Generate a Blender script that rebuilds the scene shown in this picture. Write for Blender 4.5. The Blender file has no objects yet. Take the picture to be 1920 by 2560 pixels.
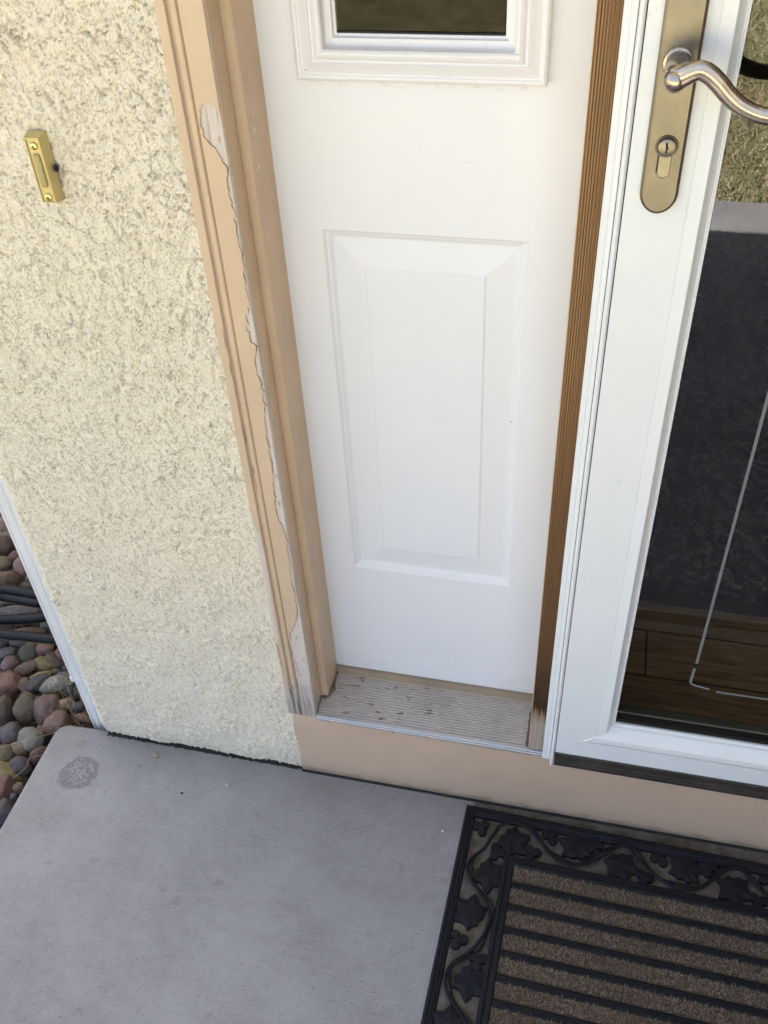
import bpy, bmesh, math, random
import numpy as np
from mathutils import Vector, Matrix, noise as mnoise

random.seed(7)
rng = np.random.default_rng(11)
scene = bpy.context.scene
COL = scene.collection
PI = math.pi

# ------------------------------------------------------------------ camera
CAM = Vector((0.35045, -0.84477, 1.40977))
CR = Matrix(((0.9734737773867482, -0.11598786513112866, 0.19721972488242376),
             (0.22375233148039977, 0.6626489498331045, -0.7147246067137811),
             (-0.047788062290294864, 0.7398940359452878, 0.6710239315219182)))
cd = bpy.data.cameras.new('camera')
cam = bpy.data.objects.new('camera', cd)
COL.objects.link(cam)
cam.matrix_world = Matrix.Translation(CAM) @ CR.to_4x4()
cd.sensor_fit = 'VERTICAL'
cd.sensor_height = 36.0
cd.sensor_width = 27.0
cd.lens = 36.0 * 2411.77 / 2560.0
cd.clip_start = 0.02
cd.clip_end = 500
scene.camera = cam

# ------------------------------------------------------------------ light
SUN_EL = math.radians(75)
SUN_AZ = math.radians(-12)          # the sun stands behind the house
w = bpy.data.worlds.new("World")
scene.world = w
w.use_nodes = True
wn = w.node_tree.nodes
sky = wn.new('ShaderNodeTexSky')
sky.sky_type = 'NISHITA'
sky.sun_disc = False
sky.sun_elevation = SUN_EL
sky.sun_rotation = SUN_AZ
sky.air_density = 0.9
sky.dust_density = 4.5
sky.ozone_density = 0.2
bg = wn['Background']
bg.inputs['Strength'].default_value = 0.06
w.node_tree.links.new(sky.outputs['Color'], bg.inputs['Color'])
sd = bpy.data.lights.new('sun', 'SUN')
sd.energy = 5.0
sd.angle = math.radians(0.5)
sd.color = (1.0, 0.97, 0.93)
sun = bpy.data.objects.new('sun', sd)
COL.objects.link(sun)
to_sun = Vector((math.sin(SUN_AZ) * math.cos(SUN_EL), math.cos(SUN_AZ) * math.cos(SUN_EL), math.sin(SUN_EL)))
sun.rotation_euler = (-to_sun).to_track_quat('-Z', 'Y').to_euler()
sun.location = (0, 6, 8)
scene.view_settings.view_transform = 'Standard'
scene.view_settings.look = 'None'
scene.view_settings.gamma = 1.0
scene.view_settings.exposure = 3.2
scene.cycles.max_bounces = 10
scene.cycles.diffuse_bounces = 5

# ------------------------------------------------------------------ materials
class NM:
    """a material being wired up"""
    def __init__(s, name):
        s.m = bpy.data.materials.new(name)
        s.m.use_nodes = True
        s.t = s.m.node_tree
        s.b = s.t.nodes['Principled BSDF']
        s.pos = s.t.nodes.new('ShaderNodeNewGeometry').outputs['Position']
    def n(s, typ, props=None, **ins):
        k = s.t.nodes.new(typ)
        for a, v in (props or {}).items():
            setattr(k, a, v)
        for a, v in ins.items():
            s.put(k, a, v)
        return k
    def put(s, k, a, v):
        if isinstance(a, str) and a.startswith('i') and a[1:].isdigit():
            sock = k.inputs[int(a[1:])]
        else:
            sock = k.inputs[a.replace('_', ' ')]
        if isinstance(v, bpy.types.NodeSocket):
            s.t.links.new(v, sock)
        elif hasattr(v, 'outputs'):
            s.t.links.new(v.outputs[0], sock)
        else:
            sock.default_value = v
    def scaled(s, sc, src=None, loc=(0, 0, 0)):
        return s.n('ShaderNodeMapping', Vector=src or s.pos, Scale=sc, Location=loc).outputs[0]
    def noise(s, scale, detail=4, rough=.55, vec=None, dist=0):
        return s.n('ShaderNodeTexNoise', Vector=vec or s.pos, Scale=scale, Detail=detail, Roughness=rough, Distortion=dist).outputs['Fac']
    def ramp(s, fac, stops):
        k = s.n('ShaderNodeValToRGB', Fac=fac)
        e = k.color_ramp.elements
        while len(e) < len(stops):
            e.new(.5)
        for el, (p, c) in zip(e, stops):
            el.position = p
            el.color = (c, c, c, 1) if isinstance(c, (int, float)) else (*c, 1)
        return k.outputs['Color']
    def mix(s, fac, a, b, blend='MIX'):
        k = s.t.nodes.new('ShaderNodeMix')
        k.data_type = 'RGBA'
        k.blend_type = blend
        for i, v in ((0, fac), (6, a), (7, b)):
            if isinstance(v, bpy.types.NodeSocket):
                s.t.links.new(v, k.inputs[i])
            elif isinstance(v, (int, float)):
                k.inputs[i].default_value = v
            else:
                k.inputs[i].default_value = (*v, 1)
        return k.outputs[2]
    def math(s, op, a, b=0.0, c=None, clamp=False):
        k = s.t.nodes.new('ShaderNodeMath')
        k.operation = op
        k.use_clamp = clamp
        for i, v in enumerate((a, b) if c is None else (a, b, c)):
            if isinstance(v, bpy.types.NodeSocket):
                s.t.links.new(v, k.inputs[i])
            else:
                k.inputs[i].default_value = v
        return k.outputs[0]
    def xyz(s, src=None):
        k = s.n('ShaderNodeSeparateXYZ', Vector=src or s.pos)
        return k.outputs
    def dist(s, p):
        k = s.t.nodes.new('ShaderNodeVectorMath')
        k.operation = 'DISTANCE'
        s.t.links.new(s.pos, k.inputs[0])
        k.inputs[1].default_value = p
        return k.outputs['Value']
    def bump(s, h, strength=.5, distance=.001, normal=None):
        k = s.n('ShaderNodeBump', Height=h, Strength=strength, Distance=distance)
        if normal is not None:
            s.t.links.new(normal, k.inputs['Normal'])
        return k.outputs[0]
    def done(s, color, rough=.6, normal=None, metal=0, **kw):
        for a, v in (('Base Color', color), ('Roughness', rough), ('Metallic', metal), ('Normal', normal)):
            if v is None:
                continue
            if isinstance(v, bpy.types.NodeSocket):
                s.t.links.new(v, s.b.inputs[a])
            elif isinstance(v, tuple):
                s.b.inputs[a].default_value = (*v, 1)
            else:
                s.b.inputs[a].default_value = v
        for a, v in kw.items():
            s.b.inputs[a.replace('_', ' ')].default_value = v
        return s.m

def painted(name, c, rough=.45, var=.06, bump=.15, bscale=900):
    k = NM(name)
    n1 = k.noise(14, 5)
    c2 = tuple(x * (1 - 2 * var) for x in c)
    col = k.mix(k.ramp(n1, [(.3, 0), (.7, 1)]), c, c2)
    spk = k.ramp(k.noise(230, 2, .4), [(.70, 0), (.76, 1)])
    col = k.mix(k.math('MULTIPLY', spk, .25), col, tuple(x * .6 for x in c))
    nb = k.bump(k.noise(bscale, 3), bump, .0004)
    rr = k.ramp(k.noise(40, 4), [(.3, rough - .06), (.7, rough + .08)])
    return k.done(col, rr, nb)

TAN = (.65, .48, .32)
m_tan = painted('tan_paint', TAN, .42)
m_white_door = None
m_white_metal = painted('white_aluminium', (.79, .80, .79), .33, .015, .05)
m_board = None

def mk_board():
    k = NM('tan_board_paint')
    n = k.ramp(k.noise(9, 5), [(.3, 0), (.7, 1)])
    col = k.mix(n, (.64, .46, .315), (.58, .42, .295))
    # fibre-cement wood-grain embossing, along the board
    g = k.noise(1, 3, .6, k.scaled((60, 60, 420)))
    spk = k.ramp(k.noise(120, 2, .4), [(.74, 0), (.78, 1)])
    col = k.mix(k.math('MULTIPLY', spk, .4), col, (.36, .25, .16))
    zz = k.xyz()[2]
    jz = k.math('ADD', zz, k.math('MULTIPLY', k.math('SUBTRACT', k.noise(1, 4, .6, k.scaled((30, 30, 60))), .5), .03))
    dirt = k.ramp(jz, [(.006, .8), (.018, .18), (.045, 0)])
    col = k.mix(dirt, col, (.22, .17, .125))
    drip = k.math('MULTIPLY', k.ramp(k.noise(1, 3, .5, k.scaled((70, 70, 6))), [(.66, 0), (.74, 1)]), k.ramp(zz, [(.06, 0), (.15, 1)]))
    col = k.mix(k.math('MULTIPLY', drip, .18), col, (.30, .22, .15))
    return k.done(col, .5, k.bump(g, .6, .0016))
m_board = mk_board()

def mk_bare():
    k = NM('bare_weathered_wood')
    g = k.noise(1, 5, .65, k.scaled((420, 420, 7)))
    col = k.ramp(g, [(.2, (.50, .42, .35)), (.5, (.63, .55, .475)), (.8, (.70, .62, .54))])
    z = k.xyz()[2]
    low = k.ramp(k.math('ADD', z, k.math('MULTIPLY', k.noise(30, 3), .12)), [(.24, 1), (.33, 0)])
    col = k.mix(low, col, k.ramp(g, [(.3, (.20, .17, .15)), (.5, (.42, .36, .32)), (.7, (.52, .46, .41))]))
    crk = k.ramp(k.noise(1, 2, .5, k.scaled((260, 260, 9))), [(.30, 1), (.35, 0)])
    col = k.mix(k.math('MULTIPLY', crk, k.math('ADD', k.math('MULTIPLY', low, .6), .3)), col, (.13, .10, .085))
    return k.done(col, .8, k.bump(k.math('SUBTRACT', g, crk), .5, .0008))
m_bare = mk_bare()

def mk_mull():
    k = NM('stained_vertical_grain_wood')
    xx, yy, zz = k.xyz()
    wob = k.math('MULTIPLY', k.noise(1, 3, .5, k.scaled((60, 60, 3))), .0035)
    wv = k.math('SINE', k.math('MULTIPLY', k.math('ADD', xx, wob), 2 * PI / .0024))
    fine = k.noise(1, 4, .6, k.scaled((900, 900, 12)))
    g = k.math('ADD', k.math('MULTIPLY', wv, .34), k.math('MULTIPLY', fine, .9))
    col = k.ramp(g, [(.1, (.12, .052, .016)), (.45, (.27, .140, .045)), (.8, (.38, .215, .08))])
    tone = k.ramp(k.noise(4, 3), [(.35, 0), (.7, 1)])
    col = k.mix(k.math('MULTIPLY', tone, .35), col, (.20, .09, .03))
    e = k.math('ADD', zz, k.math('MULTIPLY', k.math('SUBTRACT', k.noise(1, 4, .6, k.scaled((300, 300, 10))), .5), .10))
    dark = k.ramp(e, [(.24, 0), (.265, 1), (.33, 1), (.48, 0)])
    dark = k.ramp(k.math('MULTIPLY', e, 1.0), [(.252, 0), (.266, 1), (.335, .88), (.40, .66), (.62, .45), (.85, .12)])
    col = k.mix(dark, col, (.055, .020, .008))
    grey = k.ramp(e, [(.235, 1), (.262, 0)])
    gw = k.ramp(fine, [(.3, (.26, .20, .15)), (.55, (.46, .38, .30)), (.75, (.56, .48, .39))])
    col = k.mix(grey, col, gw)
    return k.done(col, .55, k.bump(g, .5, .0006))
m_mull = mk_mull()

def mk_white_door():
    k = NM('white_door_paint')
    col = k.mix(k.ramp(k.noise(6, 4), [(.35, 0), (.7, 1)]), (.80, .80, .80), (.775, .78, .785))
    zz = k.xyz()[2]
    # grime along the lower edge of the glazing frame
    band = k.ramp(k.math('ABSOLUTE', k.math('SUBTRACT', zz, 1.0975)), [(.0, 1), (.0035, .6), (.005, 0)])
    gx = k.xyz()[0]
    band = k.math('MULTIPLY', band, k.math('MULTIPLY', k.math('GREATER_THAN', gx, .040), k.math('LESS_THAN', gx, .2775)))
    gr = k.ramp(k.noise(1, 4, .7, k.scaled((60, 60, 300))), [(.52, 0), (.68, 1)])
    col = k.mix(k.math('MULTIPLY', k.math('MULTIPLY', band, gr), .75), col, (.28, .27, .18))
    low = k.math('MULTIPLY', k.ramp(zz, [(.19, 1), (.30, 0)]), k.ramp(k.noise(30, 5, .7), [(.45, 0), (.7, 1)]))
    col = k.mix(k.math('MULTIPLY', low, .22), col, (.55, .50, .43))
    scf = k.ramp(k.noise(1, 4, .7, k.scaled((26, 26, 160), None, (3, 2, 1))), [(.70, 0), (.76, 1)])
    col = k.mix(k.math('MULTIPLY', scf, .16), col, (.50, .47, .44))
    spk = k.ramp(k.noise(60, 1, .3), [(.845, 0), (.855, 1)])
    col = k.mix(k.math('MULTIPLY', spk, .6), col, (.2, .17, .14))
    g = k.noise(1, 4, .6, k.scaled((500, 500, 120)))
    return k.done(col, .42, k.bump(g, .12, .0006))
m_white_door = mk_white_door()

def mk_glaze():
    k = NM('white_glazing_frame_paint')
    zz = k.xyz()[2]
    g1 = k.ramp(k.math('ABSOLUTE', k.math('SUBTRACT', zz, 1.1285)), [(0, 1), (.003, .7), (.005, 0)])
    g2 = k.ramp(k.math('ABSOLUTE', k.math('SUBTRACT', zz, 1.1085)), [(0, 1), (.002, .6), (.0035, 0)])
    nz = k.ramp(k.noise(1, 4, .75, k.scaled((70, 70, 260))), [(.62, 0), (.70, 1)])
    f = k.math('MULTIPLY', k.math('MAXIMUM', g1, g2), nz)
    soft = k.ramp(k.noise(25, 4), [(.4, 0), (.75, .12)])
    col = k.mix(soft, (.80, .79, .785), (.66, .63, .62))
    col = k.mix(k.math('MULTIPLY', f, .8), col, (.20, .16, .12))
    return k.done(col, .4, k.bump(k.noise(300, 3), .1, .0005))
m_glaze = mk_glaze()

def mk_stucco():
    k = NM('cream_stucco')
    big = k.ramp(k.noise(5.5, 4), [(.3, 0), (.7, 1)])
    col = k.mix(big, (.90, .805, .605), (.85, .765, .59))
    mid = k.ramp(k.noise(75, 5, .65), [(.35, 0), (.65, 1)])
    col = k.mix(k.math('MULTIPLY', mid, .4), col, (.90, .84, .69))
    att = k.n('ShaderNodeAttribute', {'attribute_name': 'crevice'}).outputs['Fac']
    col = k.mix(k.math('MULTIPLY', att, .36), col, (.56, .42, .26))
    # dust and splash near the ground
    zz = k.xyz()[2]
    low = k.ramp(k.math('ADD', zz, k.math('MULTIPLY', k.noise(20, 4), .05)), [(.03, 1), (.075, 0)])
    col = k.mix(k.math('MULTIPLY', low, .25), col, (.45, .38, .27))
    fine = k.noise(430, 5, .65)
    pit = k.ramp(k.noise(300, 3, .6), [(.33, 1), (.40, 0)])
    col = k.mix(k.math('MULTIPLY', pit, .22), col, (.58, .47, .31))
    h = k.math('SUBTRACT', fine, k.math('MULTIPLY', pit, .6))
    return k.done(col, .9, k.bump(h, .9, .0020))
m_stucco = mk_stucco()

def mk_concrete():
    k = NM('broomed_concrete')
    big = k.ramp(k.noise(3.6, 6, .65), [(.36, 0), (.64, 1)])
    col = k.mix(big, (.368, .358, .348), (.272, .262, .255))
    blot = k.ramp(k.noise(9.0, 6, .65, k.scaled((1, 1.6, 1))), [(.45, 0), (.75, 1)])
    col = k.mix(k.math('MULTIPLY', blot, .65), col, (.245, .225, .21))
    mot = k.ramp(k.noise(55, 5, .7), [(.3, 0), (.7, 1)])
    col = k.mix(k.math('MULTIPLY', mot, .4), col, (.41, .398, .405))
    # broom strokes run along the wall
    st = k.noise(1, 5, .65, k.scaled((11, 210, 40)))
    fineg = k.noise(900, 3, .6)
    dashes = k.ramp(k.noise(1, 3, .6, k.scaled((95, 520, 50))), [(.60, 0), (.67, 1)])
    patch = k.ramp(k.noise(7, 3), [(.38, 0), (.62, 1)])
    dm = k.math('MULTIPLY', dashes, patch)
    col = k.mix(k.math('MULTIPLY', dm, .42), col, (.10, .088, .08))
    pits = k.ramp(k.noise(300, 2, .4), [(.66, 0), (.70, 1)])
    col = k.mix(k.math('MULTIPLY', pits, .45), col, (.13, .115, .105))
    sandy = k.ramp(k.noise(700, 2, .5), [(.62, 0), (.72, 1)])
    col = k.mix(k.math('MULTIPLY', sandy, .35), col, (.47, .45, .445))
    spot = k.ramp(k.noise(26, 3, .5), [(.66, 0), (.71, 1)])
    col = k.mix(k.math('MULTIPLY', spot, .35), col, (.19, .17, .155))
    # etched round mark near the free corner
    dd = k.math('ADD', k.dist((-.4295, -.079, 0)), k.math('MULTIPLY', k.math('SUBTRACT', k.noise(60, 4, .6), .5), .022))
    disc = k.ramp(dd, [(.031, 1), (.0325, 0)])
    ring = k.ramp(dd, [(.010, .42), (.030, .62)])
    scab = k.ramp(k.math('ADD', k.math('MULTIPLY', k.noise(150, 5, .7), .75), k.math('MULTIPLY', ring, .45)), [(.58, 0), (.60, 1)])
    et = k.math('MULTIPLY', disc, scab)
    col = k.mix(k.math('MULTIPLY', et, .85), col, (.20, .192, .19))
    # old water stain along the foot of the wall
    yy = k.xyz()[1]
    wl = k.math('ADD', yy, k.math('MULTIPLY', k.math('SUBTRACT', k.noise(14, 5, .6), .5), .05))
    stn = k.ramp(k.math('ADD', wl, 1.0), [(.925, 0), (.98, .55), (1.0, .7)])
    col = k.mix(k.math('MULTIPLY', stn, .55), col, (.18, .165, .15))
    # a hairline crack
    cxx = k.xyz()[0]
    cn = k.math('MULTIPLY', k.math('SUBTRACT', k.noise(35, 4, .6), .5), .022)
    ln = k.math('ADD', k.math('ADD', k.math('MULTIPLY', k.math('ADD', cxx, .172), .62), .052 + .0), cn)
    dl = k.math('ABSOLUTE', k.math('SUBTRACT', ln, k.math('ADD', yy, .104)))
    cm = k.math('MULTIPLY', k.ramp(dl, [(.0006, 1), (.0013, 0)]), k.math('MULTIPLY', k.ramp(k.math('ADD', cxx, 1.0), [(.74, 0), (.77, 1)]), k.ramp(k.math('ADD', cxx, 1.0), [(.87, 1), (.89, 0)])))
    col = k.mix(k.math('MULTIPLY', cm, .16), col, (.10, .09, .08))
    # one pale chip
    chip = k.ramp(k.math('ADD', k.dist((-.172, -.052, 0)), k.math('MULTIPLY', k.math('SUBTRACT', k.noise(400, 3), .5), .010)), [(.0022, 1), (.0034, 0)])
    col = k.mix(k.math('MULTIPLY', chip, .9), col, (.62, .58, .54))
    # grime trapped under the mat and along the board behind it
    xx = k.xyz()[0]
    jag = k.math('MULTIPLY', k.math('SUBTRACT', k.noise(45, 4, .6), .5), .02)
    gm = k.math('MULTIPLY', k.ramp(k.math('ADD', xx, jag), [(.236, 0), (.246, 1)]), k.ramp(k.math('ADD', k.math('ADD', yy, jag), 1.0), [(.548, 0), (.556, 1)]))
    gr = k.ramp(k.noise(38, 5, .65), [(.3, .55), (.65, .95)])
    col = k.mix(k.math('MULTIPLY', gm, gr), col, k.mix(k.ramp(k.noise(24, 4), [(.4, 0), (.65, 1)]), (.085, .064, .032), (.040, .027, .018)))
    h = k.math('ADD', k.math('MULTIPLY', st, .9), k.math('MULTIPLY', fineg, .6))
    h = k.math('SUBTRACT', h, k.math('MULTIPLY', pits, .5))
    h = k.math('SUBTRACT', h, k.math('MULTIPLY', dm, .3))
    h = k.math('ADD', h, k.math('MULTIPLY', k.noise(330, 4, .7), .7))
    h = k.math('SUBTRACT', h, k.math('MULTIPLY', et, .3))
    return k.done(col, .82, k.bump(h, .8, .0018))
m_conc = mk_concrete()

def mk_sill():
    k = NM('anodised_sill_metal')
    xx, yy, zz = k.xyz()
    col = k.mix(k.ramp(k.noise(18, 5, .6), [(.35, 0), (.7, 1)]), (.56, .515, .47), (.49, .445, .40))
    # rust specks, mostly toward the left half
    left = k.ramp(xx, [(.0, .2), (.06, 1), (.16, .9), (.20, .0)])
    sp = k.ramp(k.noise(1, 3, .6, k.scaled((55, 130, 60))), [(.615, 0), (.66, 1)])
    col = k.mix(k.math('MULTIPLY', k.math('MULTIPLY', sp, left), .85), col, (.21, .085, .04))
    dirt = k.ramp(k.noise(12, 4, .6), [(.5, 0), (.8, .45)])
    col = k.mix(dirt, col, (.24, .20, .165))
    return k.done(col, .48, k.bump(k.noise(500, 3), .12, .0005), metal=.35)
m_sill = mk_sill()
m_sill_lip = painted('sill_lip_aluminium', (.56, .56, .55), .32, .05, .08)
m_sill_lip.node_tree.nodes['Principled BSDF'].inputs['Metallic'].default_value = .6
m_strip = painted('brown_sweep_strip', (.36, .28, .19), .6, .12, .3)
m_caulk = painted('dirty_caulk', (.17, .13, .095), .85, .2, .5, 300)

def metal(name, c, rough, brushed=(300, 300, 8), spots=.25):
    k = NM(name)
    n1 = k.ramp(k.noise(55, 5, .65), [(.35, 0), (.75, 1)])
    col = k.mix(k.math('MULTIPLY', n1, spots), c, tuple(x * .55 for x in c))
    g = k.noise(1, 3, .6, k.scaled(brushed))
    rr = k.math('ADD', k.math('MULTIPLY', k.noise(90, 4), .16), rough - .08)
    return k.done(col, rr, k.bump(g, .06, .0004), metal=1.0)
m_plate = metal('satin_bronze_plate', (.245, .218, .172), .42, spots=.4)
m_lever = metal('worn_nickel_lever', (.50, .42, .345), .26, (60, 60, 60))
m_cyl = metal('nickel_cylinder', (.25, .228, .185), .34)
m_brass = painted('brass_lacquer', (.58, .485, .225), .36, .05, .1)
m_brass.node_tree.nodes['Principled BSDF'].inputs['Metallic'].default_value = .35
m_screw = metal('bright_brass_screw', (.85, .72, .36), .25)
m_button = painted('bell_push_brass', (.47, .38, .16), .4, .08, .1)
m_black = painted('black_void', (.012, .011, .010), .8, .1, .2)
m_gap = painted('dark_felt_strip', (.035, .031, .028), .95, .2, .6, 200)

def mk_sweep():
    k = NM('dark_bronze_vinyl')
    col = k.mix(k.ramp(k.noise(20, 5), [(.4, 0), (.7, 1)]), (.034, .028, .022), (.055, .046, .038))
    sc = k.ramp(k.noise(1, 3, .6, k.scaled((18, 18, 900))), [(.66, 0), (.70, 1)])
    col = k.mix(k.math('MULTIPLY', sc, .25), col, (.16, .14, .12))
    return k.done(col, .5, k.bump(k.noise(300, 3), .1, .0005))
m_sweep = mk_sweep()

def mk_rubber():
    k = NM('dusty_black_rubber')
    d = k.ramp(k.noise(70, 6, .7), [(.35, 0), (.8, 1)])
    col = k.mix(d, (.0042, .0050, .0080), (.011, .012, .016))
    spk = k.ramp(k.noise(600, 2, .5), [(.70, 0), (.76, 1)])
    col = k.mix(k.math('MULTIPLY', spk, .4), col, (.16, .15, .14))
    return k.done(col, .62, k.bump(k.noise(800, 3), .3, .0006), Specular_IOR_Level=.28)
m_rubber = mk_rubber()

def mk_coir():
    k = NM('coir_fibre')
    oi = k.n('ShaderNodeAttribute', {'attribute_name': 'tint'}).outputs['Fac']
    col = k.ramp(oi, [(0, (.11, .078, .048)), (.5, (.26, .195, .13)), (.85, (.40, .315, .22)), (1, (.66, .56, .43))])
    big = k.ramp(k.noise(11, 4), [(.35, 0), (.7, 1)])
    col = k.mix(k.math('MULTIPLY', big, .3), col, (.10, .072, .048))
    return k.done(col, .85)
m_coir = mk_coir()
def mk_coir_base():
    k = NM('coir_base')
    return k.done(k.ramp(k.noise(900, 3), [(.3, (.05, .035, .022)), (.7, (.13, .095, .06))]), .9, k.bump(k.noise(1200, 3), .8, .002))
m_coirb = mk_coir_base()

def mk_soil():
    k = NM('dark_soil')
    col = k.ramp(k.noise(60, 6, .7), [(.3, (.022, .017, .013)), (.7, (.075, .06, .047))])
    return k.done(col, .95, k.bump(k.noise(150, 5, .7), .8, .01))
m_soil = mk_soil()

def mk_stone(name, c, rough):
    k = NM(name)
    oc = k.n('ShaderNodeTexCoord').outputs['Object']
    r = k.n('ShaderNodeObjectInfo').outputs['Random']
    off = k.n('ShaderNodeCombineXYZ', X=k.math('MULTIPLY', r, 31.0), Y=k.math('MULTIPLY', r, 17.0), Z=r).outputs[0]
    v = k.t.nodes.new('ShaderNodeVectorMath'); v.operation = 'ADD'
    k.t.links.new(oc, v.inputs[0]); k.t.links.new(off, v.inputs[1])
    vv = v.outputs[0]
    a = k.ramp(k.noise(28, 6, .65, vv), [(.3, 0), (.7, 1)])
    col = k.mix(a, c, tuple(x * .58 for x in c))
    sp = k.ramp(k.noise(380, 3, .6, vv), [(.60, 0), (.68, 1)])
    col = k.mix(k.math('MULTIPLY', sp, .35), col, tuple(min(.8, x * 1.7) for x in c))
    dk = k.ramp(k.noise(300, 3, .6, k.scaled((1, 1, 1), vv, (9, 3, 1))), [(.62, 0), (.70, 1)])
    col = k.mix(k.math('MULTIPLY', dk, .5), col, tuple(x * .35 for x in c))
    vein = k.ramp(k.math('ABSOLUTE', k.math('SUBTRACT', k.noise(26, 4, .6, k.scaled((1, 2.4, 1), vv, (2, 5, 1)), 1.2), .5)), [(.004, 1), (.02, 0)])
    col = k.mix(k.math('MULTIPLY', vein, k.math('MULTIPLY', k.math('GREATER_THAN', r, .55), .4)), col, tuple(min(.6, x * 2.1 + .03) for x in c))
    return k.done(col, .72, k.bump(k.math('ADD', k.noise(250, 4, .65, vv), k.math('MULTIPLY', k.noise(60, 4, .6, vv), 1.5)), rough, .0016))
STONE = {
 'pink': (.30, .185, .155), 'mauve': (.235, .155, .145), 'maroon': (.15, .085, .08), 'brown': (.17, .115, .08),
 'red-brown': (.23, .125, .085), 'tan': (.33, .245, .16), 'ochre': (.30, .225, .095), 'olive': (.16, .135, .09),
 'grey': (.17, .155, .145), 'slate': (.095, .088, .09), 'pale': (.30, .29, .235), 'purple-grey': (.135, .11, .115),
 'blue-grey': (.18, .19, .205), 'dark brown': (.10, .068, .05)}
m_stone = {n: mk_stone('river_stone_' + n.replace('-', '_').replace(' ', '_'), c, .45) for n, c in ((a_, tuple(.8 * x_ for x_ in b_)) for a_, b_ in STONE.items())}

def mk_hose():
    k = NM('black_hose_rubber')
    n = k.ramp(k.noise(40, 5, .6), [(.4, 0), (.8, 1)])
    col = k.mix(n, (.006, .007, .009), (.018, .019, .023))
    return k.done(col, .55, k.bump(k.noise(500, 3), .2, .0006), Specular_IOR_Level=.3)
m_hose = mk_hose()
m_hose_stripe = painted('hose_tracer_stripe', (.17, .14, .06), .6, .2, .3)
m_gutter = painted('white_gutter_enamel', (.78, .78, .765), .35, .05, .06)

def mk_grass(name, c1, c2):
    k = NM(name)
    r = k.n('ShaderNodeAttribute', {'attribute_name': 'tint'}).outputs['Fac']
    return k.done(k.ramp(r, [(0, c1), (1, c2)]), .7)
m_dry = mk_grass('dry_grass', (.20, .16, .08), (.46, .36, .22))
m_green = mk_grass('green_grass', (.035, .055, .016), (.10, .11, .03))
m_lawn_blade = mk_grass('lawn_blade', (.20, .195, .085), (.70, .60, .36))

def mk_lawn():
    k = NM('dry_lawn')
    a = k.noise(7, 6, .7)
    col = k.ramp(a, [(.3, (.15, .15, .065)), (.5, (.27, .24, .12)), (.7, (.42, .36, .21))])
    f = k.ramp(k.noise(120, 4, .7), [(.35, 0), (.65, 1)])
    col = k.mix(k.math('MULTIPLY', f, .5), col, (.16, .14, .05))
    return k.done(col, .9, k.bump(k.noise(90, 5, .7), .5, .01))
m_lawn = mk_lawn()

def mk_planks():
    k = NM('brown_plank_floor')
    br = k.n('ShaderNodeTexBrick', {'offset': .37, 'squash': 1.0}, Vector=k.scaled((1, 1, 1), None, (.42, .131, 0)),
             Color1=(.48, .31, .16, 1), Color2=(.37, .235, .12, 1), Mortar=(.03, .018, .01, 1), Scale=1.0, Mortar_Size=.0016,
             Mortar_Smooth=.1, Bias=0, Brick_Width=.9, Row_Height=.095)
    g = k.noise(1, 6, .65, k.scaled((9, 130, 10)), .6)
    col = k.mix(k.ramp(g, [(.35, .75), (.65, 0)]), br.outputs['Color'], (.07, .04, .018))
    return k.done(col, .35, k.bump(g, .15, .0006))
m_planks = mk_planks()

def mk_rug():
    k = NM('patterned_wool_rug')
    v = k.n('ShaderNodeTexVoronoi', {'feature': 'DISTANCE_TO_EDGE'}, Vector=k.pos, Scale=5.0).outputs['Distance']
    nz = k.noise(22, 4, .6, None, 1.5)
    pat = k.ramp(k.math('SINE', k.math('ADD', k.math('MULTIPLY', v, 34), k.math('MULTIPLY', nz, 26))), [(.1, 0), (.6, 1)])
    pat = k.math('MULTIPLY', pat, k.ramp(nz, [(.35, .3), (.6, 1)]))
    col = k.mix(pat, (.045, .038, .034), (.24, .21, .185))
    yy = k.xyz()[1]
    edge = k.ramp(k.math('SUBTRACT', yy, .31), [(.047, 1), (.052, 0)])
    col = k.mix(edge, col, k.mix(k.ramp(k.noise(70, 4), [(.5, 0), (.62, 1)]), (.022, .012, .014), (.12, .10, .09)))
    e2 = k.ramp(k.math('SUBTRACT', yy, .31), [(.019, 1), (.022, 0)])
    col = k.mix(e2, col, (.03, .010, .012))
    return k.done(col, .95, k.bump(k.noise(600, 4), .6, .002))
m_rug = mk_rug()
m_room = painted('interior_wall_paint', (.16, .13, .10), .8)
m_ceiling = painted('soffit_paint', (.70, .71, .73), .7)
m_light_block = painted('light_block_brown', (.20, .15, .11), .8)  # dark brown for the added wall that blocks light
m_roof = painted('brown_roof_shingle', (.12, .09, .07), .9)
m_thresh = painted('grey_threshold', (.22, .22, .19), .4)
m_etch = painted('frosted_etch', (.16, .17, .17), .6, .03)

def mk_glass(name, ior, tint):
    k = NM(name)
    t = k.t
    fr = k.n('ShaderNodeFresnel', IOR=ior).outputs[0]
    gl = k.n('ShaderNodeBsdfGlossy', Roughness=0.0)
    gl.inputs['Color'].default_value = (1, 1, 1, 1)
    tr = k.n('ShaderNodeBsdfTransparent')
    tr.inputs['Color'].default_value = (*tint, 1)
    mx = t.nodes.new('ShaderNodeMixShader')
    bf = k.n('ShaderNodeNewGeometry').outputs['Backfacing']
    t.links.new(k.math('MULTIPLY', fr, k.math('SUBTRACT', 1.0, bf)), mx.inputs[0])
    t.links.new(tr.outputs[0], mx.inputs[1])
    t.links.new(gl.outputs[0], mx.inputs[2])
    t.links.new(mx.outputs[0], t.nodes['Material Output'].inputs['Surface'])
    return k.m
m_glass = mk_glass('storm_door_glass', 1.60, (.88, .88, .86))
m_glass_side = mk_glass('sidelight_glass', 1.28, (.6, .6, .57))

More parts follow.
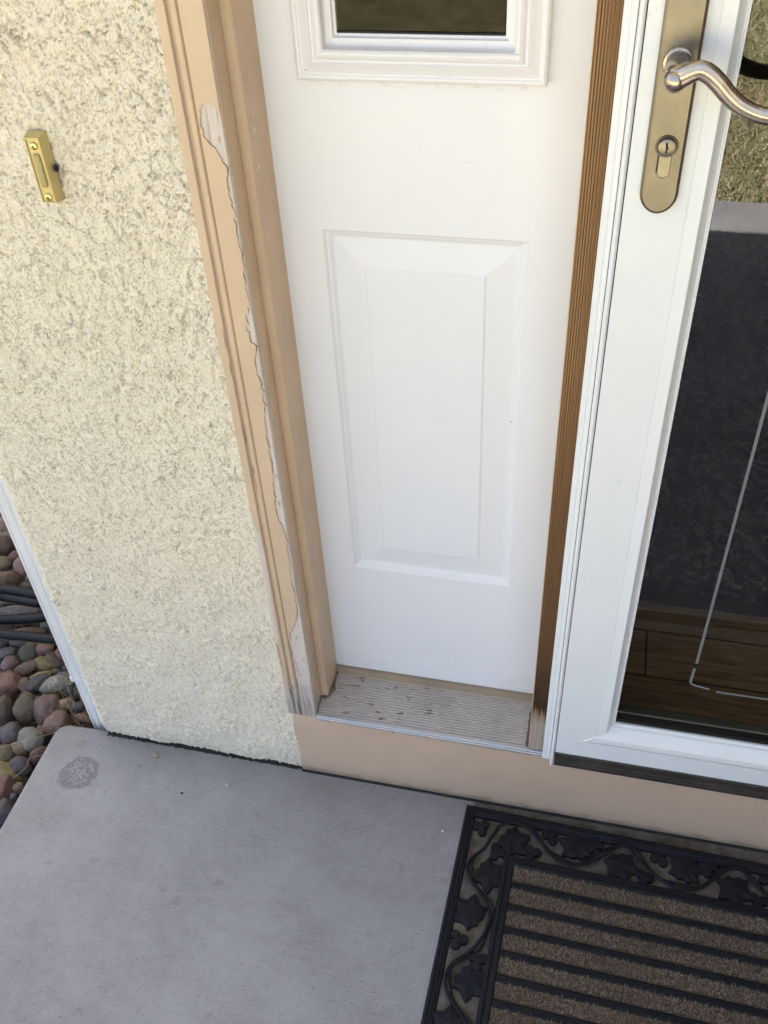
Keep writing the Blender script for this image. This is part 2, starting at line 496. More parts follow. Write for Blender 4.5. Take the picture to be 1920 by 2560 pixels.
# ------------------------------------------------------------------ mesh helpers
def link(name, me, mat=None, parent=None):
    o = bpy.data.objects.new(name, me)
    COL.objects.link(o)
    if mat is not None and me is not None:
        me.materials.append(mat)
    if parent is not None:
        o.parent = parent
        o.matrix_parent_inverse = Matrix.Translation(parent.location).inverted() if parent.type == 'EMPTY' else Matrix()
    return o

def raw(name, verts, faces, mat, parent=None, smooth=False):
    me = bpy.data.meshes.new(name)
    me.from_pydata([tuple(v) for v in verts], [], [tuple(f) for f in faces])
    me.update()
    bm = bmesh.new(); bm.from_mesh(me)
    bmesh.ops.recalc_face_normals(bm, faces=bm.faces)
    bm.to_mesh(me); bm.free()
    if smooth:
        me.shade_smooth()
    return link(name, me, mat, parent)

def thing(name, label, cat, loc, group=None):
    o = bpy.data.objects.new(name, None)
    o.empty_display_size = .05
    o.location = loc
    COL.objects.link(o)
    return tag(o, label, cat, group)

def tag(o, label, cat, group=None):
    o['label'] = label
    o['category'] = cat
    if group:
        o['group'] = group
    return o

def box(bm, x0, x1, y0, y1, z0, z1, bev=0.0, seg=2):
    g = bmesh.ops.create_cube(bm, size=1.0)
    for v in g['verts']:
        v.co = Vector(((x0 + x1) / 2 + v.co.x * (x1 - x0), (y0 + y1) / 2 + v.co.y * (y1 - y0), (z0 + z1) / 2 + v.co.z * (z1 - z0)))
    if bev:
        es = list({e for v in g['verts'] for e in v.link_edges})
        bmesh.ops.bevel(bm, geom=es, offset=bev, segments=seg, affect='EDGES', profile=.5)

def from_bm(name, bm, mat, parent=None, smooth=False):
    bmesh.ops.recalc_face_normals(bm, faces=bm.faces)
    me = bpy.data.meshes.new(name)
    bm.to_mesh(me); bm.free()
    if smooth:
        me.shade_smooth()
        try:
            me.set_sharp_from_angle(angle=math.radians(40))
        except Exception:
            pass
    return link(name, me, mat, parent)

def boxo(name, x0, x1, y0, y1, z0, z1, mat, parent=None, bev=.0015):
    bm = bmesh.new()
    box(bm, x0, x1, y0, y1, z0, z1, bev)
    return from_bm(name, bm, mat, parent)

def extrude_profile(name, prof, axis, a, b, mat, parent=None, smooth=False, n=1, closed=True):
    """prof: 2D points; axis 'z' -> (x,y), 'x' -> (y,z)"""
    vs, fs = [], []
    m = len(prof)
    for i in range(n + 1):
        t = a + (b - a) * i / n
        for p, q in prof:
            vs.append((p, q, t) if axis == 'z' else (t, p, q))
    for i in range(n):
        for j in range(m if closed else m - 1):
            k = (j + 1) % m
            fs.append((i * m + j, i * m + k, (i + 1) * m + k, (i + 1) * m + j))
    if closed:
        fs.append(tuple(range(m)))
        fs.append(tuple(range(n * m, n * m + m)))
    o = raw(name, vs, fs, mat, parent, smooth)
    if smooth:
        o.data.set_sharp_from_angle(angle=math.radians(38))
    return o

def rect_rings(x0, x1, z0, z1, prof):
    vs, fs = [], []
    for off, y in prof:
        vs += [(x0 + off, y, z0 + off), (x1 - off, y, z0 + off), (x1 - off, y, z1 - off), (x0 + off, y, z1 - off)]
    for i in range(len(prof) - 1):
        for j in range(4):
            k = (j + 1) % 4
            fs.append((4 * i + j, 4 * i + k, 4 * i + 4 + k, 4 * i + 4 + j))
    return vs, fs

def tube(name, pts, rad, mat, parent=None, seg=14, up=Vector((0, 0, 1)), prof=None, caps=True):
    """sweep a (possibly shaped) section along pts; rad = number or list; prof(theta)->(u,v)"""
    vs, fs = [], []
    n = len(pts)
    pts = [Vector(p) for p in pts]
    for i, p in enumerate(pts):
        d = (pts[min(i + 1, n - 1)] - pts[max(i - 1, 0)]).normalized()
        s = d.cross(up)
        if s.length < 1e-4:
            s = d.cross(Vector((0, 1, 0)))
        s.normalize()
        u = s.cross(d).normalized()
        r = rad[i] if hasattr(rad, '__len__') else rad
        for k in range(seg):
            th = 2 * PI * k / seg
            a, b = (math.cos(th), math.sin(th)) if prof is None else prof(th, i / (n - 1))
            vs.append(p + s * (a * r) + u * (b * r))
    for i in range(n - 1):
        for k in range(seg):
            k2 = (k + 1) % seg
            fs.append((i * seg + k, i * seg + k2, (i + 1) * seg + k2, (i + 1) * seg + k))
    if caps:
        fs.append(tuple(range(seg)))
        fs.append(tuple(range((n - 1) * seg, n * seg)))
    if name is None:
        return vs, fs
    return raw(name, vs, fs, mat, parent, True)

def lathe_y(name, cx, cz, prof, mat, parent=None, seg=40):
    """prof: (r, y) list, revolved about the Y axis through (cx, cz)"""
    vs, fs = [], []
    for r, y in prof:
        for k in range(seg):
            t = 2 * PI * k / seg
            vs.append((cx + r * math.cos(t), y, cz + r * math.sin(t)))
    for i in range(len(prof) - 1):
        for k in range(seg):
            k2 = (k + 1) % seg
            fs.append((i * seg + k, i * seg + k2, (i + 1) * seg + k2, (i + 1) * seg + k))
    fs.append(tuple(range(seg)))
    fs.append(tuple(range((len(prof) - 1) * seg, len(prof) * seg)))
    o = raw(name, vs, fs, mat, parent, True)
    o.data.set_sharp_from_angle(angle=math.radians(35))
    return o

def spline(pts, n):
    """Catmull-Rom through pts"""
    P = [Vector(p) for p in pts]
    P = [P[0] * 2 - P[1]] + P + [P[-1] * 2 - P[-2]]
    out = []
    for i in range(1, len(P) - 2):
        for j in range(n):
            t = j / n
            a, b, c, d = P[i - 1], P[i], P[i + 1], P[i + 2]
            out.append(.5 * ((2 * b) + (c - a) * t + (2 * a - 5 * b + 4 * c - d) * t * t + (3 * b - a - 3 * c + d) * t ** 3))
    out.append(P[-2])
    return out

def structure(o):
    o['kind'] = 'structure'
    return o

# ------------------------------------------------------------------ ground
SLAB_X = -.514
def slab_mesh():
    # outline with a rounded free corner, rounded (tooled) top arris
    R = .024
    out = []
    for k in range(9):
        t = PI + (PI / 2) * (-k / 8.0)         # from -x side round to +y side
        out.append((SLAB_X + R + R * math.cos(t), .012 - R + R * math.sin(t)))
    out += [(-.40, .016), (-.395, .05), (4.0, .05), (4.0, -2.34), (SLAB_X, -2.34)]
    # subdivide the long left edge so that it can waver
    prof = [(0.0, -.14), (0.0, -.010), (.0022, -.0042), (.0055, -.0012), (.010, 0.0)]
    vs, fs = [], []
    n = len(out)
    cx = [Vector((x, y)) for x, y in out]
    nor = []
    for i in range(n):
        a, b, c = cx[i - 1], cx[i], cx[(i + 1) % n]
        d1 = (b - a).normalized(); d2 = (c - b).normalized()
        d = (d1 + d2).normalized()
        nr = Vector((d.y, -d.x))
        nor.append(nr / max(.35, nr.dot(Vector((d1.y, -d1.x)))))
    ctr = Vector((1, -1))
    for off, z in prof:
        for i in range(n):
            p = cx[i] + nor[i] * off
            vs.append((p.x, p.y, z))
    for j in range(len(prof) - 1):
        for i in range(n):
            k = (i + 1) % n
            fs.append((j * n + i, j * n + k, (j + 1) * n + k, (j + 1) * n + i))
    fs.append(tuple(range((len(prof) - 1) * n, len(prof) * n)))
    return vs, fs
vs, fs = slab_mesh()
structure(raw('concrete_slab', vs, fs, m_conc))
structure(raw('ground', [(-60, -60, -.16), (60, -60, -.16), (60, 60, -.16), (-60, 60, -.16)], [(0, 1, 2, 3)], m_soil))
structure(raw('lawn', [(-25, -7.5, -.05), (25, -7.5, -.05), (25, -2.36, -.05), (-25, -2.36, -.05)], [(0, 1, 2, 3)], m_lawn))

def mk_added_ground():
    k = NM('added_ground_grey')
    col = k.ramp(k.noise(80, 5, .7), [(.3, (.10, .10, .105)), (.7, (.16, .16, .165))])
    return k.done(col, .9, k.bump(k.noise(150, 4), .5, .006))
structure(raw('added_grey_ground', [(-40, -40, -.12), (40, -40, -.12), (40, -7.5, -.12), (-40, -7.5, -.12)], [(0, 1, 2, 3)], mk_added_ground()))  # unseen grey ground added to limit the yellow bounce off the lawn
def blades(name, n, posf, hmin, hmax, wdt, mat, lean=.6, parent=None):
    P = np.array([posf() for _ in range(n)])
    ang = rng.uniform(0, 2 * PI, n)
    h = rng.uniform(hmin, hmax, n)
    ln = rng.uniform(.1, lean, n) * h
    sd_ = np.stack([np.cos(ang + PI / 2), np.sin(ang + PI / 2), np.zeros(n)], 1) * wdt / 2
    dr = np.stack([np.cos(ang), np.sin(ang), np.zeros(n)], 1)
    tip = P + dr * ln[:, None] + np.array([0, 0, 1]) * h[:, None]
    V = np.empty((n, 3, 3)); V[:, 0] = P - sd_; V[:, 1] = P + sd_; V[:, 2] = tip
    me = bpy.data.meshes.new(name)
    me.vertices.add(3 * n); me.vertices.foreach_set('co', V.reshape(-1))
    me.loops.add(3 * n); me.loops.foreach_set('vertex_index', np.arange(3 * n, dtype=np.int32))
    me.polygons.add(n); me.polygons.foreach_set('loop_start', np.arange(0, 3 * n, 3, dtype=np.int32))
    at = me.attributes.new('tint', 'FLOAT', 'POINT')
    at.data.foreach_set('value', np.repeat(rng.uniform(0, 1, n) ** 1.2, 3).astype(np.float32))
    me.update()
    me.validate()
    return link(name, me, mat, parent)
g = blades('lawn_grass', 40000, lambda: (random.uniform(-.3, 3.2), -2.37 - 4.2 * random.random() ** 1.4, -.05), .015, .05, .005, m_lawn_blade, 2.0)
g['kind'] = 'stuff'

# ------------------------------------------------------------------ stucco wall (real relief)
def fft_noise(nz, nx, dz, dx, lo, hi, seed, aniso=1.0, rot=0.0):
    r = np.random.default_rng(seed)
    f = np.fft.rfft2(r.standard_normal((nz, nx)))
    kz = np.fft.fftfreq(nz, dz)[:, None]; kx = np.fft.rfftfreq(nx, dx)[None, :]
    ka = kx * math.cos(rot) + kz * math.sin(rot); kb = kz * math.cos(rot) - kx * math.sin(rot)
    k = np.sqrt((ka * aniso) ** 2 + kb ** 2)
    c = math.sqrt((1 / hi) * (1 / lo)); s = math.log(hi / lo) / 2.2 + 1e-6
    with np.errstate(divide='ignore'):
        wgt = np.exp(-(np.log(np.maximum(k, 1e-6) / c) / s) ** 2)
    a = np.fft.irfft2(f * wgt, s=(nz, nx))
    return a / a.std()

def stucco():
    XL, XR, YF = -.4225, -.0552, .0045
    rad = .012
    Z0, Z1 = .0055, 1.36
    st = .00125
    # path: return face (coarse) -> rounded corner -> front face
    path = []
    for y in np.arange(.30, YF + rad, -.006):
        path.append((XL, y, -1, 0))
    for t in np.linspace(0, PI / 2, 11):
        path.append((XL + rad - rad * math.cos(t), YF + rad - rad * math.sin(t), -math.cos(t), -math.sin(t)))
    for x in np.arange(XL + rad + st, XR, st):
        path.append((x, YF, 0, -1))
    path = np.array(path)
    zs = np.arange(Z0, Z1, st)
    nx, nz = len(path), len(zs)
    N = lambda lo, hi, sd_, an=1.0: fft_noise(nz, nx, st, st, lo, hi, sd_, an)
    rotd = math.radians(-58)
    NA = lambda lo, hi, sd_, an: fft_noise(nz, nx, st, st, lo, hi, sd_, an, rotd)
    grain = N(.0026, .0050, 1)
    pitn = NA(.0032, .0065, 2, 1.5)
    lace = NA(.009, .026, 3, 1.4)
    big = N(.05, .16, 4)
    cre = NA(.015, .038, 5, 1.7)
    cre2 = NA(.008, .018, 9, 1.6)
    gate = N(.028, .085, 6)
    plate = 1 / (1 + np.exp(-(lace + .2 * pitn) * 4.0))           # knocked-down plateaus
    crev = np.exp(-((cre + .22 * pitn) / .14) ** 2) * np.clip(gate * .9 + .28, 0, 1)
    crev = np.maximum(crev, .8 * np.exp(-((cre2 + .2 * pitn) / .13) ** 2) * np.clip(-gate * .8 + .2, 0, 1))
    pits = np.clip(pitn - .75, 0, 1.8) * (1.15 - .75 * plate)
    # the trowelled lower part of the wall is flatter and finer than the upper part
    rough = np.clip(.58 + (zs[:, None] - .15) * .75, .58, 1.1)
    rough = np.clip(rough + .24 * big, .25, 1.3)
    h = .0019 * plate * rough + .00055 * grain * (1.1 - .5 * plate) - .0013 * pits * rough - .0038 * crev * rough
    h += .0007 * big
    X = path[None, :, 0] + path[None, :, 2] * h
    Y = path[None, :, 1] + path[None, :, 3] * h
    Zb = np.repeat(zs[:, None], nx, 1)
    Zb[0] += np.clip(fft_noise(4, nx, st, st, .006, .04, 8)[0] * .0022 + .002, -.002, .008)
    V = np.stack([X, Y, Zb], 2).reshape(-1, 3)
    idx = np.arange(nx * nz).reshape(nz, nx)
    F = np.stack([idx[:-1, :-1], idx[:-1, 1:], idx[1:, 1:], idx[1:, :-1]], 2).reshape(-1, 4)
    me = bpy.data.meshes.new('stucco_coat')
    me.vertices.add(len(V)); me.vertices.foreach_set('co', V.reshape(-1))
    me.loops.add(F.size); me.loops.foreach_set('vertex_index', F.reshape(-1).astype(np.int32))
    me.polygons.add(len(F)); me.polygons.foreach_set('loop_start', np.arange(0, F.size, 4, dtype=np.int32))
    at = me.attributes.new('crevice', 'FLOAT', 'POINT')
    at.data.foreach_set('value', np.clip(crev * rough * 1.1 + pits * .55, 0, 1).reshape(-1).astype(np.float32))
    me.update()
    me.shade_smooth()
    return me
wall = thing('stucco_wall', 'cream textured stucco wall end between the white downspout and the tan door casing', 'wall', (-.24, .1, 0))
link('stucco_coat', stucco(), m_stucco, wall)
fx = np.linspace(-.414, -.0548, 120)
fo = [(x_, +.0008 + .0030 * mnoise.noise(Vector((x_ * 160, 3, 0))) - .002 * (x_ + .24), .0) for x_ in fx]
vs = [(a_, b_, z_) for z_ in (-.004, .0016) for a_, b_, _ in fo] + [(a_, .05, z_) for z_ in (-.004, .006) for a_ in fx]
nf = len(fx); fs = []
for q in range(nf - 1):
    fs += [(q, q + 1, nf + q + 1, nf + q), (nf + q, nf + q + 1, 3 * nf + q + 1, 3 * nf + q)]
raw('felt_strip', vs, fs, m_gap, wall)
boxo('upper_coat', -.4225, -.0595, .0045, .30, 1.36, 2.6, m_stucco, wall, .004)
boxo('wall_core', -.41, -.0605, .016, .30, .022, 1.36, m_gap, wall, 0)

# ------------------------------------------------------------------ door casing, jamb and mullion
frame = thing('door_frame', 'tan painted wooden door casing with badly peeling paint beside the stucco', 'door frame', (-.03, .03, .16))
ZT = 2.06
# brick moulding in bare wood (its paint is a skin of its own)
bp_ = [(-.0600, .032), (-.0600, .0012), (-.0592, .0004), (-.0500, .0004), (-.0490, .0040), (-.0478, .0042), (-.0455, .0008),
       (-.0430, .0002), (-.0405, .0010), (-.0390, .0042), (-.0380, .0040), (-.0370, .0004), (-.0150, .0004), (-.0141, .0012), (-.0138, .0030), (-.0138, .032)]
cas = extrude_profile('casing', bp_, 'z', .1594, ZT, m_bare, frame)
cas['label'] = 'bare weathered wood of the casing showing where paint has flaked off'
EDGE = [(-15.2,1090),(-18.2,1097),(-21.6,1101),(-27.1,1102),(-29.5,1101),(-33.3,1096),(-35.6,1086),(-34.9,1080),(-34.7,1073),(-31.8,1065),(-26.9,1060),(-22.0,1054),(-19.0,1046),(-16.3,1041),(-17.4,1029),(-16.8,1015),(-16.3,1004),(-15.2,997),(-14.9,985),(-14.6,968),(-14.7,950),(-14.5,936),(-14.8,921),(-14.6,902),(-14.5,892),(-15.6,886),(-19.1,881),(-19.9,870),(-22.1,861),(-19.5,856),(-19.8,848),(-15.0,843),(-16.0,830),(-18.0,826),(-18.4,813),(-18.2,801),(-14.8,796),(-14.6,785),(-15.4,760),(-16.7,739),(-17.2,708),(-17.8,685),(-17.4,672),(-19.8,630),(-21.9,597),(-20.7,580),(-16.2,573),(-14.8,562),(-14.7,535),(-15.0,505),(-15.6,480),(-15.4,451),(-14.9,425),(-18.6,386),(-22.7,372),(-30.4,360),(-34.3,333),(-34.6,311),(-34.4,296),(-35.5,273),(-34.8,254),(-35.0,238),(-35.4,214),(-36.1,198)]
def jitter(pts, amp, n):
    out = []
    for (a, b), (c, d) in zip(pts[:-1], pts[1:]):
        k = max(1, int(math.hypot(c - a, d - b) / n))
        for i in range(k):
            t = i / k
            x = a + (c - a) * t; z = b + (d - b) * t
            s = Vector((x * .22, z * .22, 1.7)); s2 = Vector((x * .9, z * .9, 4.1))
            out.append((x + amp * (mnoise.noise(s) + .55 * mnoise.noise(s2)), z + amp * (.8 * mnoise.noise(s + Vector((9, 4, 2))) + .5 * mnoise.noise(s2 + Vector((3, 7, 2))))))
    out.append(pts[-1])
    return out
def skin(name, outline, y0, y1, mat, parent):
    """a flat flake of paint: polygon in (x mm, z mm), from depth y0 out to y1"""
    bm = bmesh.new()
    vv = [bm.verts.new((x / 1000, y0, z / 1000)) for x, z in outline]
    f = bm.faces.new(vv)
    r = bmesh.ops.extrude_face_region(bm, geom=[f])
    for e in r['geom']:
        if isinstance(e, bmesh.types.BMVert):
            e.co.y = y1
    bmesh.ops.triangulate(bm, faces=[q for q in bm.faces if len(q.verts) > 4])
    return from_bm(name, bm, mat, parent)
edge = [(min(x - (0 if z > 1030 else 1.1 + 1.6 * max(0, min(1, (820 - z) / 120)) * (.5 + abs(mnoise.noise(Vector((0, z * .02, 5)))) * 2.2)), -14.9), z) for x, z in jitter(EDGE, 2.5, 1.2)]
edge = [(max(x, -36.6), z) for x, z in edge]
outline = [(-36.95, 2060), (-14.2, 2060), (-14.2, 1110), (-14.3, 1091)] + edge + [(-36.95, 196)]
p = skin('paint_skin', outline, -.0002, -.0010, m_tan, frame)
p['label'] = 'peeling tan paint on the flat of the casing'
def shade_or_split(name, pts, width, off, y, parent):
    """dark ribbon of varying width: painted shade along a paint edge, also wood splits (points in mm)"""
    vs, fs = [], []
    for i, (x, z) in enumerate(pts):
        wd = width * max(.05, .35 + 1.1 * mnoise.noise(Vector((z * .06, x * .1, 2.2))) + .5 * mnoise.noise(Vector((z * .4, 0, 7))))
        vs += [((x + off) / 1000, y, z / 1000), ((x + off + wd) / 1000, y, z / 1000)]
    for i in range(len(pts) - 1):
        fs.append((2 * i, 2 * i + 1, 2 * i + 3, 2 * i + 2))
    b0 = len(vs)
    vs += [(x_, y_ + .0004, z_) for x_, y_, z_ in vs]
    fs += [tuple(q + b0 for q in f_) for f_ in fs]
    return raw(name, vs, fs, m_edge_shade_split, parent)
m_edge_shade_split = painted('edge_shade_and_split', (.15, .115, .085), .95, .2, .3)  # dark brown for painted edge shade, shared with the real wood splits
shade_or_split('paint_edge_shade', [q for q in edge if q[1] < 1088], 1.15, -.25, .0001, frame)  # shade under the lifted paint edge, put into colour as a ribbon
LEFT = [(-52.6,549),(-51.6,529),(-51.0,511),(-51.4,483),(-52.6,450),(-53.6,417),(-54.6,383),(-54.0,355),(-54.6,329),(-55.6,292),(-54.0,273),(-52.4,255),(-50.4,238)]
ol = [(-59.2, 2060), (-50.05, 2060), (-50.05, 245)] + [(x, z) for x, z in reversed(jitter(LEFT, .8, 2.5))][1:] + [(-55.0, 556), (-59.2, 575)]
p = skin('outer_paint_skin', ol, -.0002, -.0009, m_tan, frame)
flake = [(-58.8, 330), (-56.5, 322), (-56.2, 290), (-53.0, 262), (-51.5, 240), (-50.8, 215), (-52.0, 205), (-54, 228), (-55.5, 222), (-57.4, 250), (-58.9, 285)]
skin('paint_flake', jitter(flake + [flake[0]], .6, 3)[:-1], -.0004, -.0014, m_tan, frame)
# paint on the beaded middle of the casing
bead = [(-.0501, .0003), (-.0490, .0038), (-.0478, .0040), (-.0455, .0005), (-.0430, -.0001), (-.0405, .0007), (-.0390, .0040), (-.0380, .0038), (-.0369, .0003)]
o = extrude_profile('bead_paint', bead, 'z', .232, ZT, m_tan, frame, True, closed=False)
for q_, (fx_, fz_) in enumerate(((-16.6, 655), (-17.0, 560), (-19.0, 610), (-25, 350), (-20.5, 300), (-29, 262), (-18, 236), (-33.2, 222), (-20, 1068))):
    rr_ = random.Random(q_)
    fl_ = [(fx_ + rr_.uniform(.5, 1.2) * 1.3 * math.cos(t_), fz_ + rr_.uniform(.5, 1.3) * 4.2 * math.sin(t_)) for t_ in np.linspace(0, 2 * PI, 10)[:-1]]
    skin('paint_flake', [(min(a_, -14.6), b_) for a_, b_ in fl_], -.0003, -.0009, m_tan, frame)
# inner side of the casing: its paint stops short of the worn arris
SIDE = [(3.2, 1100), (2.0, 1085), (2.6, 1000), (1.6, 940), (2.2, 900), (4.0, 870), (5.2, 838), (3.0, 800), (5.0, 770), (9.0, 740), (7.0, 690), (10.5, 640), (6.2, 600), (3.2, 560), (5.0, 520), (4.0, 470), (2.6, 430), (3.2, 390), (4.5, 340), (4.0, 290), (7.0, 240), (10.0, 215), (16.0, 190)]
bm = bmesh.new()
js = [(y + 2.2 * max(0, min(1, (860 - z) / 150)) * (.4 + 1.6 * abs(mnoise.noise(Vector((3, z * .03, 1))))), z) for y, z in jitter(SIDE, 1.4, 2)]
vv = [bm.verts.new((-.0138, y / 1000, z / 1000)) for y, z in [(31.8, 2060), (1.2, 2060)] + js + [(31.8, 180)]]
f = bm.faces.new(vv)
r = bmesh.ops.extrude_face_region(bm, geom=[f])
for e in r['geom']:
    if isinstance(e, bmesh.types.BMVert):
        e.co.x = -.0132
bmesh.ops.triangulate(bm, faces=[q for q in bm.faces if len(q.verts) > 4])
from_bm('side_paint_skin', bm, m_tan, frame)
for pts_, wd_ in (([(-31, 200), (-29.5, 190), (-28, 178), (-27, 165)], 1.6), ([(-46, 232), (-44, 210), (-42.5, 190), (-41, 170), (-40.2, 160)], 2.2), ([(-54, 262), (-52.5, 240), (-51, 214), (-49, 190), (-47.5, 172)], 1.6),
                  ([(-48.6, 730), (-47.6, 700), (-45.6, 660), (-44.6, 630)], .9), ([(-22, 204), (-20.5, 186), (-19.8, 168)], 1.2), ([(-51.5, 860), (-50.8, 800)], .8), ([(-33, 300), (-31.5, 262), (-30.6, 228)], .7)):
    shade_or_split('wood_split', jitter(pts_, .5, 3), wd_, 0, -.0012 if pts_[0][1] > 400 else .0001, frame)
# jamb behind the casing
jp = [(-.0615, .033), (-.004, .033), (-.0025, .0345), (-.0005, .0835), (-.0005, .13), (-.0615, .13)]
extrude_profile('jamb', jp, 'z', .172, ZT, m_tan, frame)
# paint scuffs on the jamb
for (yy, zz, ll, hh) in ((.050, 1.075, .0016, .006), (.046, 1.060, .0022, .004), (.044, 1.023, .005, .0016), (.056, .998, .0012, .002), (.052, 1.11, .001, .010), (.060, .90, .001, .005)):
    bm = bmesh.new()
    pts = [(yy + ll * math.cos(t) * random.uniform(.4, 1), zz + hh * math.sin(t) * random.uniform(.5, 1)) for t in np.linspace(0, 2 * PI, 9)[:-1]]
    x0 = -.0025 + (yy - .0345) * (.002 / .049) + .00035
    vv = [bm.verts.new((x0 + .0002, a, b)) for a, b in pts]
    bm.faces.new(vv)
    from_bm('paint_chip', bm, m_glaze, frame)
# stained mullion post right of the sidelight
mp = [(.318, .09), (.318, .0012)]
xs = .318
mp += [(.3188, 0.0)]
for i in range(7):
    a = .3190 + i * .0027
    mp += [(a + .0002, 0.0), (a + .0021, 0.0), (a + .0024, .0007)]
mp += [(.342, 0.0), (.342, .09)]
mu = extrude_profile('mullion_post', mp, 'z', .171, ZT, m_mull, frame)
mu['label'] = 'brown stained ribbed wood post, grey and rotten at its foot'
# thin tan paint line on the post's edge
boxo('paint_edge', .3168, .3179, .0006, .088, .171, ZT, m_tan, frame, .0003)
boxo('head', -.0615, 1.30, .034, .13, ZT + .001, ZT + .09, m_tan, frame, .002)
boxo('right_jamb', 1.2505, 1.30, .0, .13, .165, ZT, m_tan, frame, .002)

# ------------------------------------------------------------------ sidelight
side = thing('sidelight', 'white sidelight panel with raised rectangle below a small dark window', 'sidelight', (.16, .084, .19))
PY = .084
xs = [-.004, .0382, .0455, .268, .2765, .336]
zs = [.194, .424, .9416, 1.0987, 1.86, 2.04]
vid, vs, fs = {}, [], []
for i, x in enumerate(xs):
    for j, z in enumerate(zs):
        vid[i, j] = len(vs); vs.append((x, PY, z))
for i in range(5):
    for j in range(5):
        if (j == 1 and i == 2) or (j == 3 and i in (1, 2, 3)):
            continue
        fs.append((vid[i, j], vid[i + 1, j], vid[i + 1, j + 1], vid[i, j + 1]))
rp = [(0, .084), (.0012, .0852), (.003, .0870), (.0045, .0874), (.006, .0882), (.009, .0905), (.0105, .0910), (.0125, .0908),
      (.040, .0862), (.0435, .0858), (.0450, .0848), (.0462, .0843)]
b = len(vs)
v2, f2 = rect_rings(.0455, .268, .424, .9416, rp)
vs += v2; fs += [tuple(q + b for q in f) for f in f2]
k = len(vs) - 4
fs.append((k, k + 1, k + 2, k + 3))
raw('panel', vs, fs, m_white_door, side)
boxo('panel_core', -.004, .336, .092, .125, .194, 1.0987, m_white_door, side, 0)
boxo('bottom_edge', -.004, .336, .0846, .0915, .1925, .1938, m_white_door, side, 0)
gp = [(0, .0845), (0, .0752), (.001, .0735), (.003, .0722), (.005, .0724), (.0062, .0736), (.0075, .0736), (.012, .0718), (.0175, .0692), (.0188, .0708), (.0200, .0708),
      (.0225, .0685), (.0255, .0672), (.0280, .0676), (.0298, .0692), (.0303, .0770), (.0310, .0785), (.0360, .0795), (.0372, .0800), (.0375, .0835), (.0400, .0842), (.0404, .090)]
vs, fs = rect_rings(.0382, .2765, 1.0987, 1.86, gp)
raw('glazing_frame', vs, fs, m_glaze, side)
pane = boxo('glass', .078, .2367, .0862, .0882, 1.1385, 1.82, m_glass_side, side, 0)
boxo('glazing_tape', .0786, .236, .0845, .0858, 1.1392, 1.1406, m_gap, side, 0)
st = boxo('bottom_strip', 0.0, .318, .078, .0915, .1775, .1922, m_strip, side, .0008)
st['label'] = 'brownish strip under the white panel'

# ------------------------------------------------------------------ sill
sill = thing('door_sill', 'ribbed aluminium sill with rust specks below the white sidelight', 'sill', (.16, .04, .16))
prof = [(.0785, .1605), (.0785, .1792)]
n = 15
y0, z0_, y1, z1_ = .0765, .1786, .004, .1690
prof.append((y0, z0_))
for i in range(n):
    a = i / n; bq = (i + 1) / n
    ya = y0 + (y1 - y0) * (a * .94 + .06); yb = y0 + (y1 - y0) * (bq * .94 + .06)
    za = z0_ + (z1_ - z0_) * a; zb = z0_ + (z1_ - z0_) * bq
    L = ya - yb
    prof += [(ya, za), (ya - L * .50, za - .0002), (ya - L * .58, za - .0018), (ya - L * .92, za - .0018)]
prof += [(y1 - .0005, z1_), (y1 - .0005, .1605)]
extrude_profile('tread', prof, 'x', -.0125, .3175, m_sill, sill)
lp = [(.0032, .1600), (.0032, .1698), (-.0005, .1702), (-.0030, .1700), (-.0040, .1690), (-.0040, .1672), (-.0030, .1664), (-.0032, .1650), (-.0045, .1642), (-.0045, .1612), (-.0035, .1600)]
extrude_profile('front_lip', lp, 'x', -.0125, .3535, m_sill_lip, sill)
# caulk squeezed out at both ends
def blob(name, pts, z, r, parent, mat):
    vs, fs = [], []
    P = spline(pts, 8)
    P = [p + Vector((mnoise.noise(p * 90) * .003, mnoise.noise(p * 90 + Vector((5, 0, 0))) * .002, 0)) for p in P]
    rr = [r * (.75 + .6 * abs(mnoise.noise(p * 140))) for p in P]
    return tube(name, P, rr, mat, parent, 8)
blob('caulk', [(-.002, .078, .1785), (-.0015, .06, .1765), (-.001, .045, .1745), (-.003, .034, .1735), (-.009, .030, .1725)], 0, .0042, sill, m_caulk)
blob('caulk', [(.3165, .076, .178), (.3150, .06, .1765), (.3158, .045, .1745), (.3140, .03, .1725), (.3150, .014, .171), (.3160, .004, .170)], 0, .0034, sill, m_caulk)

# ------------------------------------------------------------------ kick board
kb = boxo('kick_board', -.0545, 1.30, .0004, .028, .003, .1592, m_board, None, .0015)
tag(kb, 'long tan painted kick board running under the doors, on the concrete', 'board')
gp_ = boxo('joint_filler', -.0545, 1.30, -.0022, .03, -.003, .0028, m_gap, None, 0)
tag(gp_, 'thin dark joint strip between the kick board and the concrete', 'joint strip')

# ------------------------------------------------------------------ storm door frame (channel)
sf = thing('storm_door_frame', 'slim white aluminium channel between the stained post and the storm door', 'frame', (.347, -.005, .172))
cp = [(.3385, -.0004), (.3385, -.0120), (.3392, -.0128), (.3440, -.0128), (.3446, -.0120), (.3452, -.0120), (.3458, -.0132), (.3494, -.0132), (.3500, -.0120), (.3500, -.0004)]
extrude_profile('channel', cp, 'z', .1712, ZT, m_white_metal, sf)
bd = [(.3504, -.0004)] + [(.3504 + .0028 - .0028 * math.cos(t), -.0165 - .0042 * math.sin(t)) for t in np.linspace(0, PI, 11)] + [(.3560, -.0004)]
extrude_profile('bead_strip', bd, 'z', .1665, ZT, m_white_metal, sf, True)
boxo('right_channel', 1.2225, 1.25, -.013, .0, .1705, ZT, m_white_metal, sf, .001)
boxo('top_channel', .3505, 1.2220, -.013, .03, ZT - .02, ZT, m_white_metal, sf, .001)

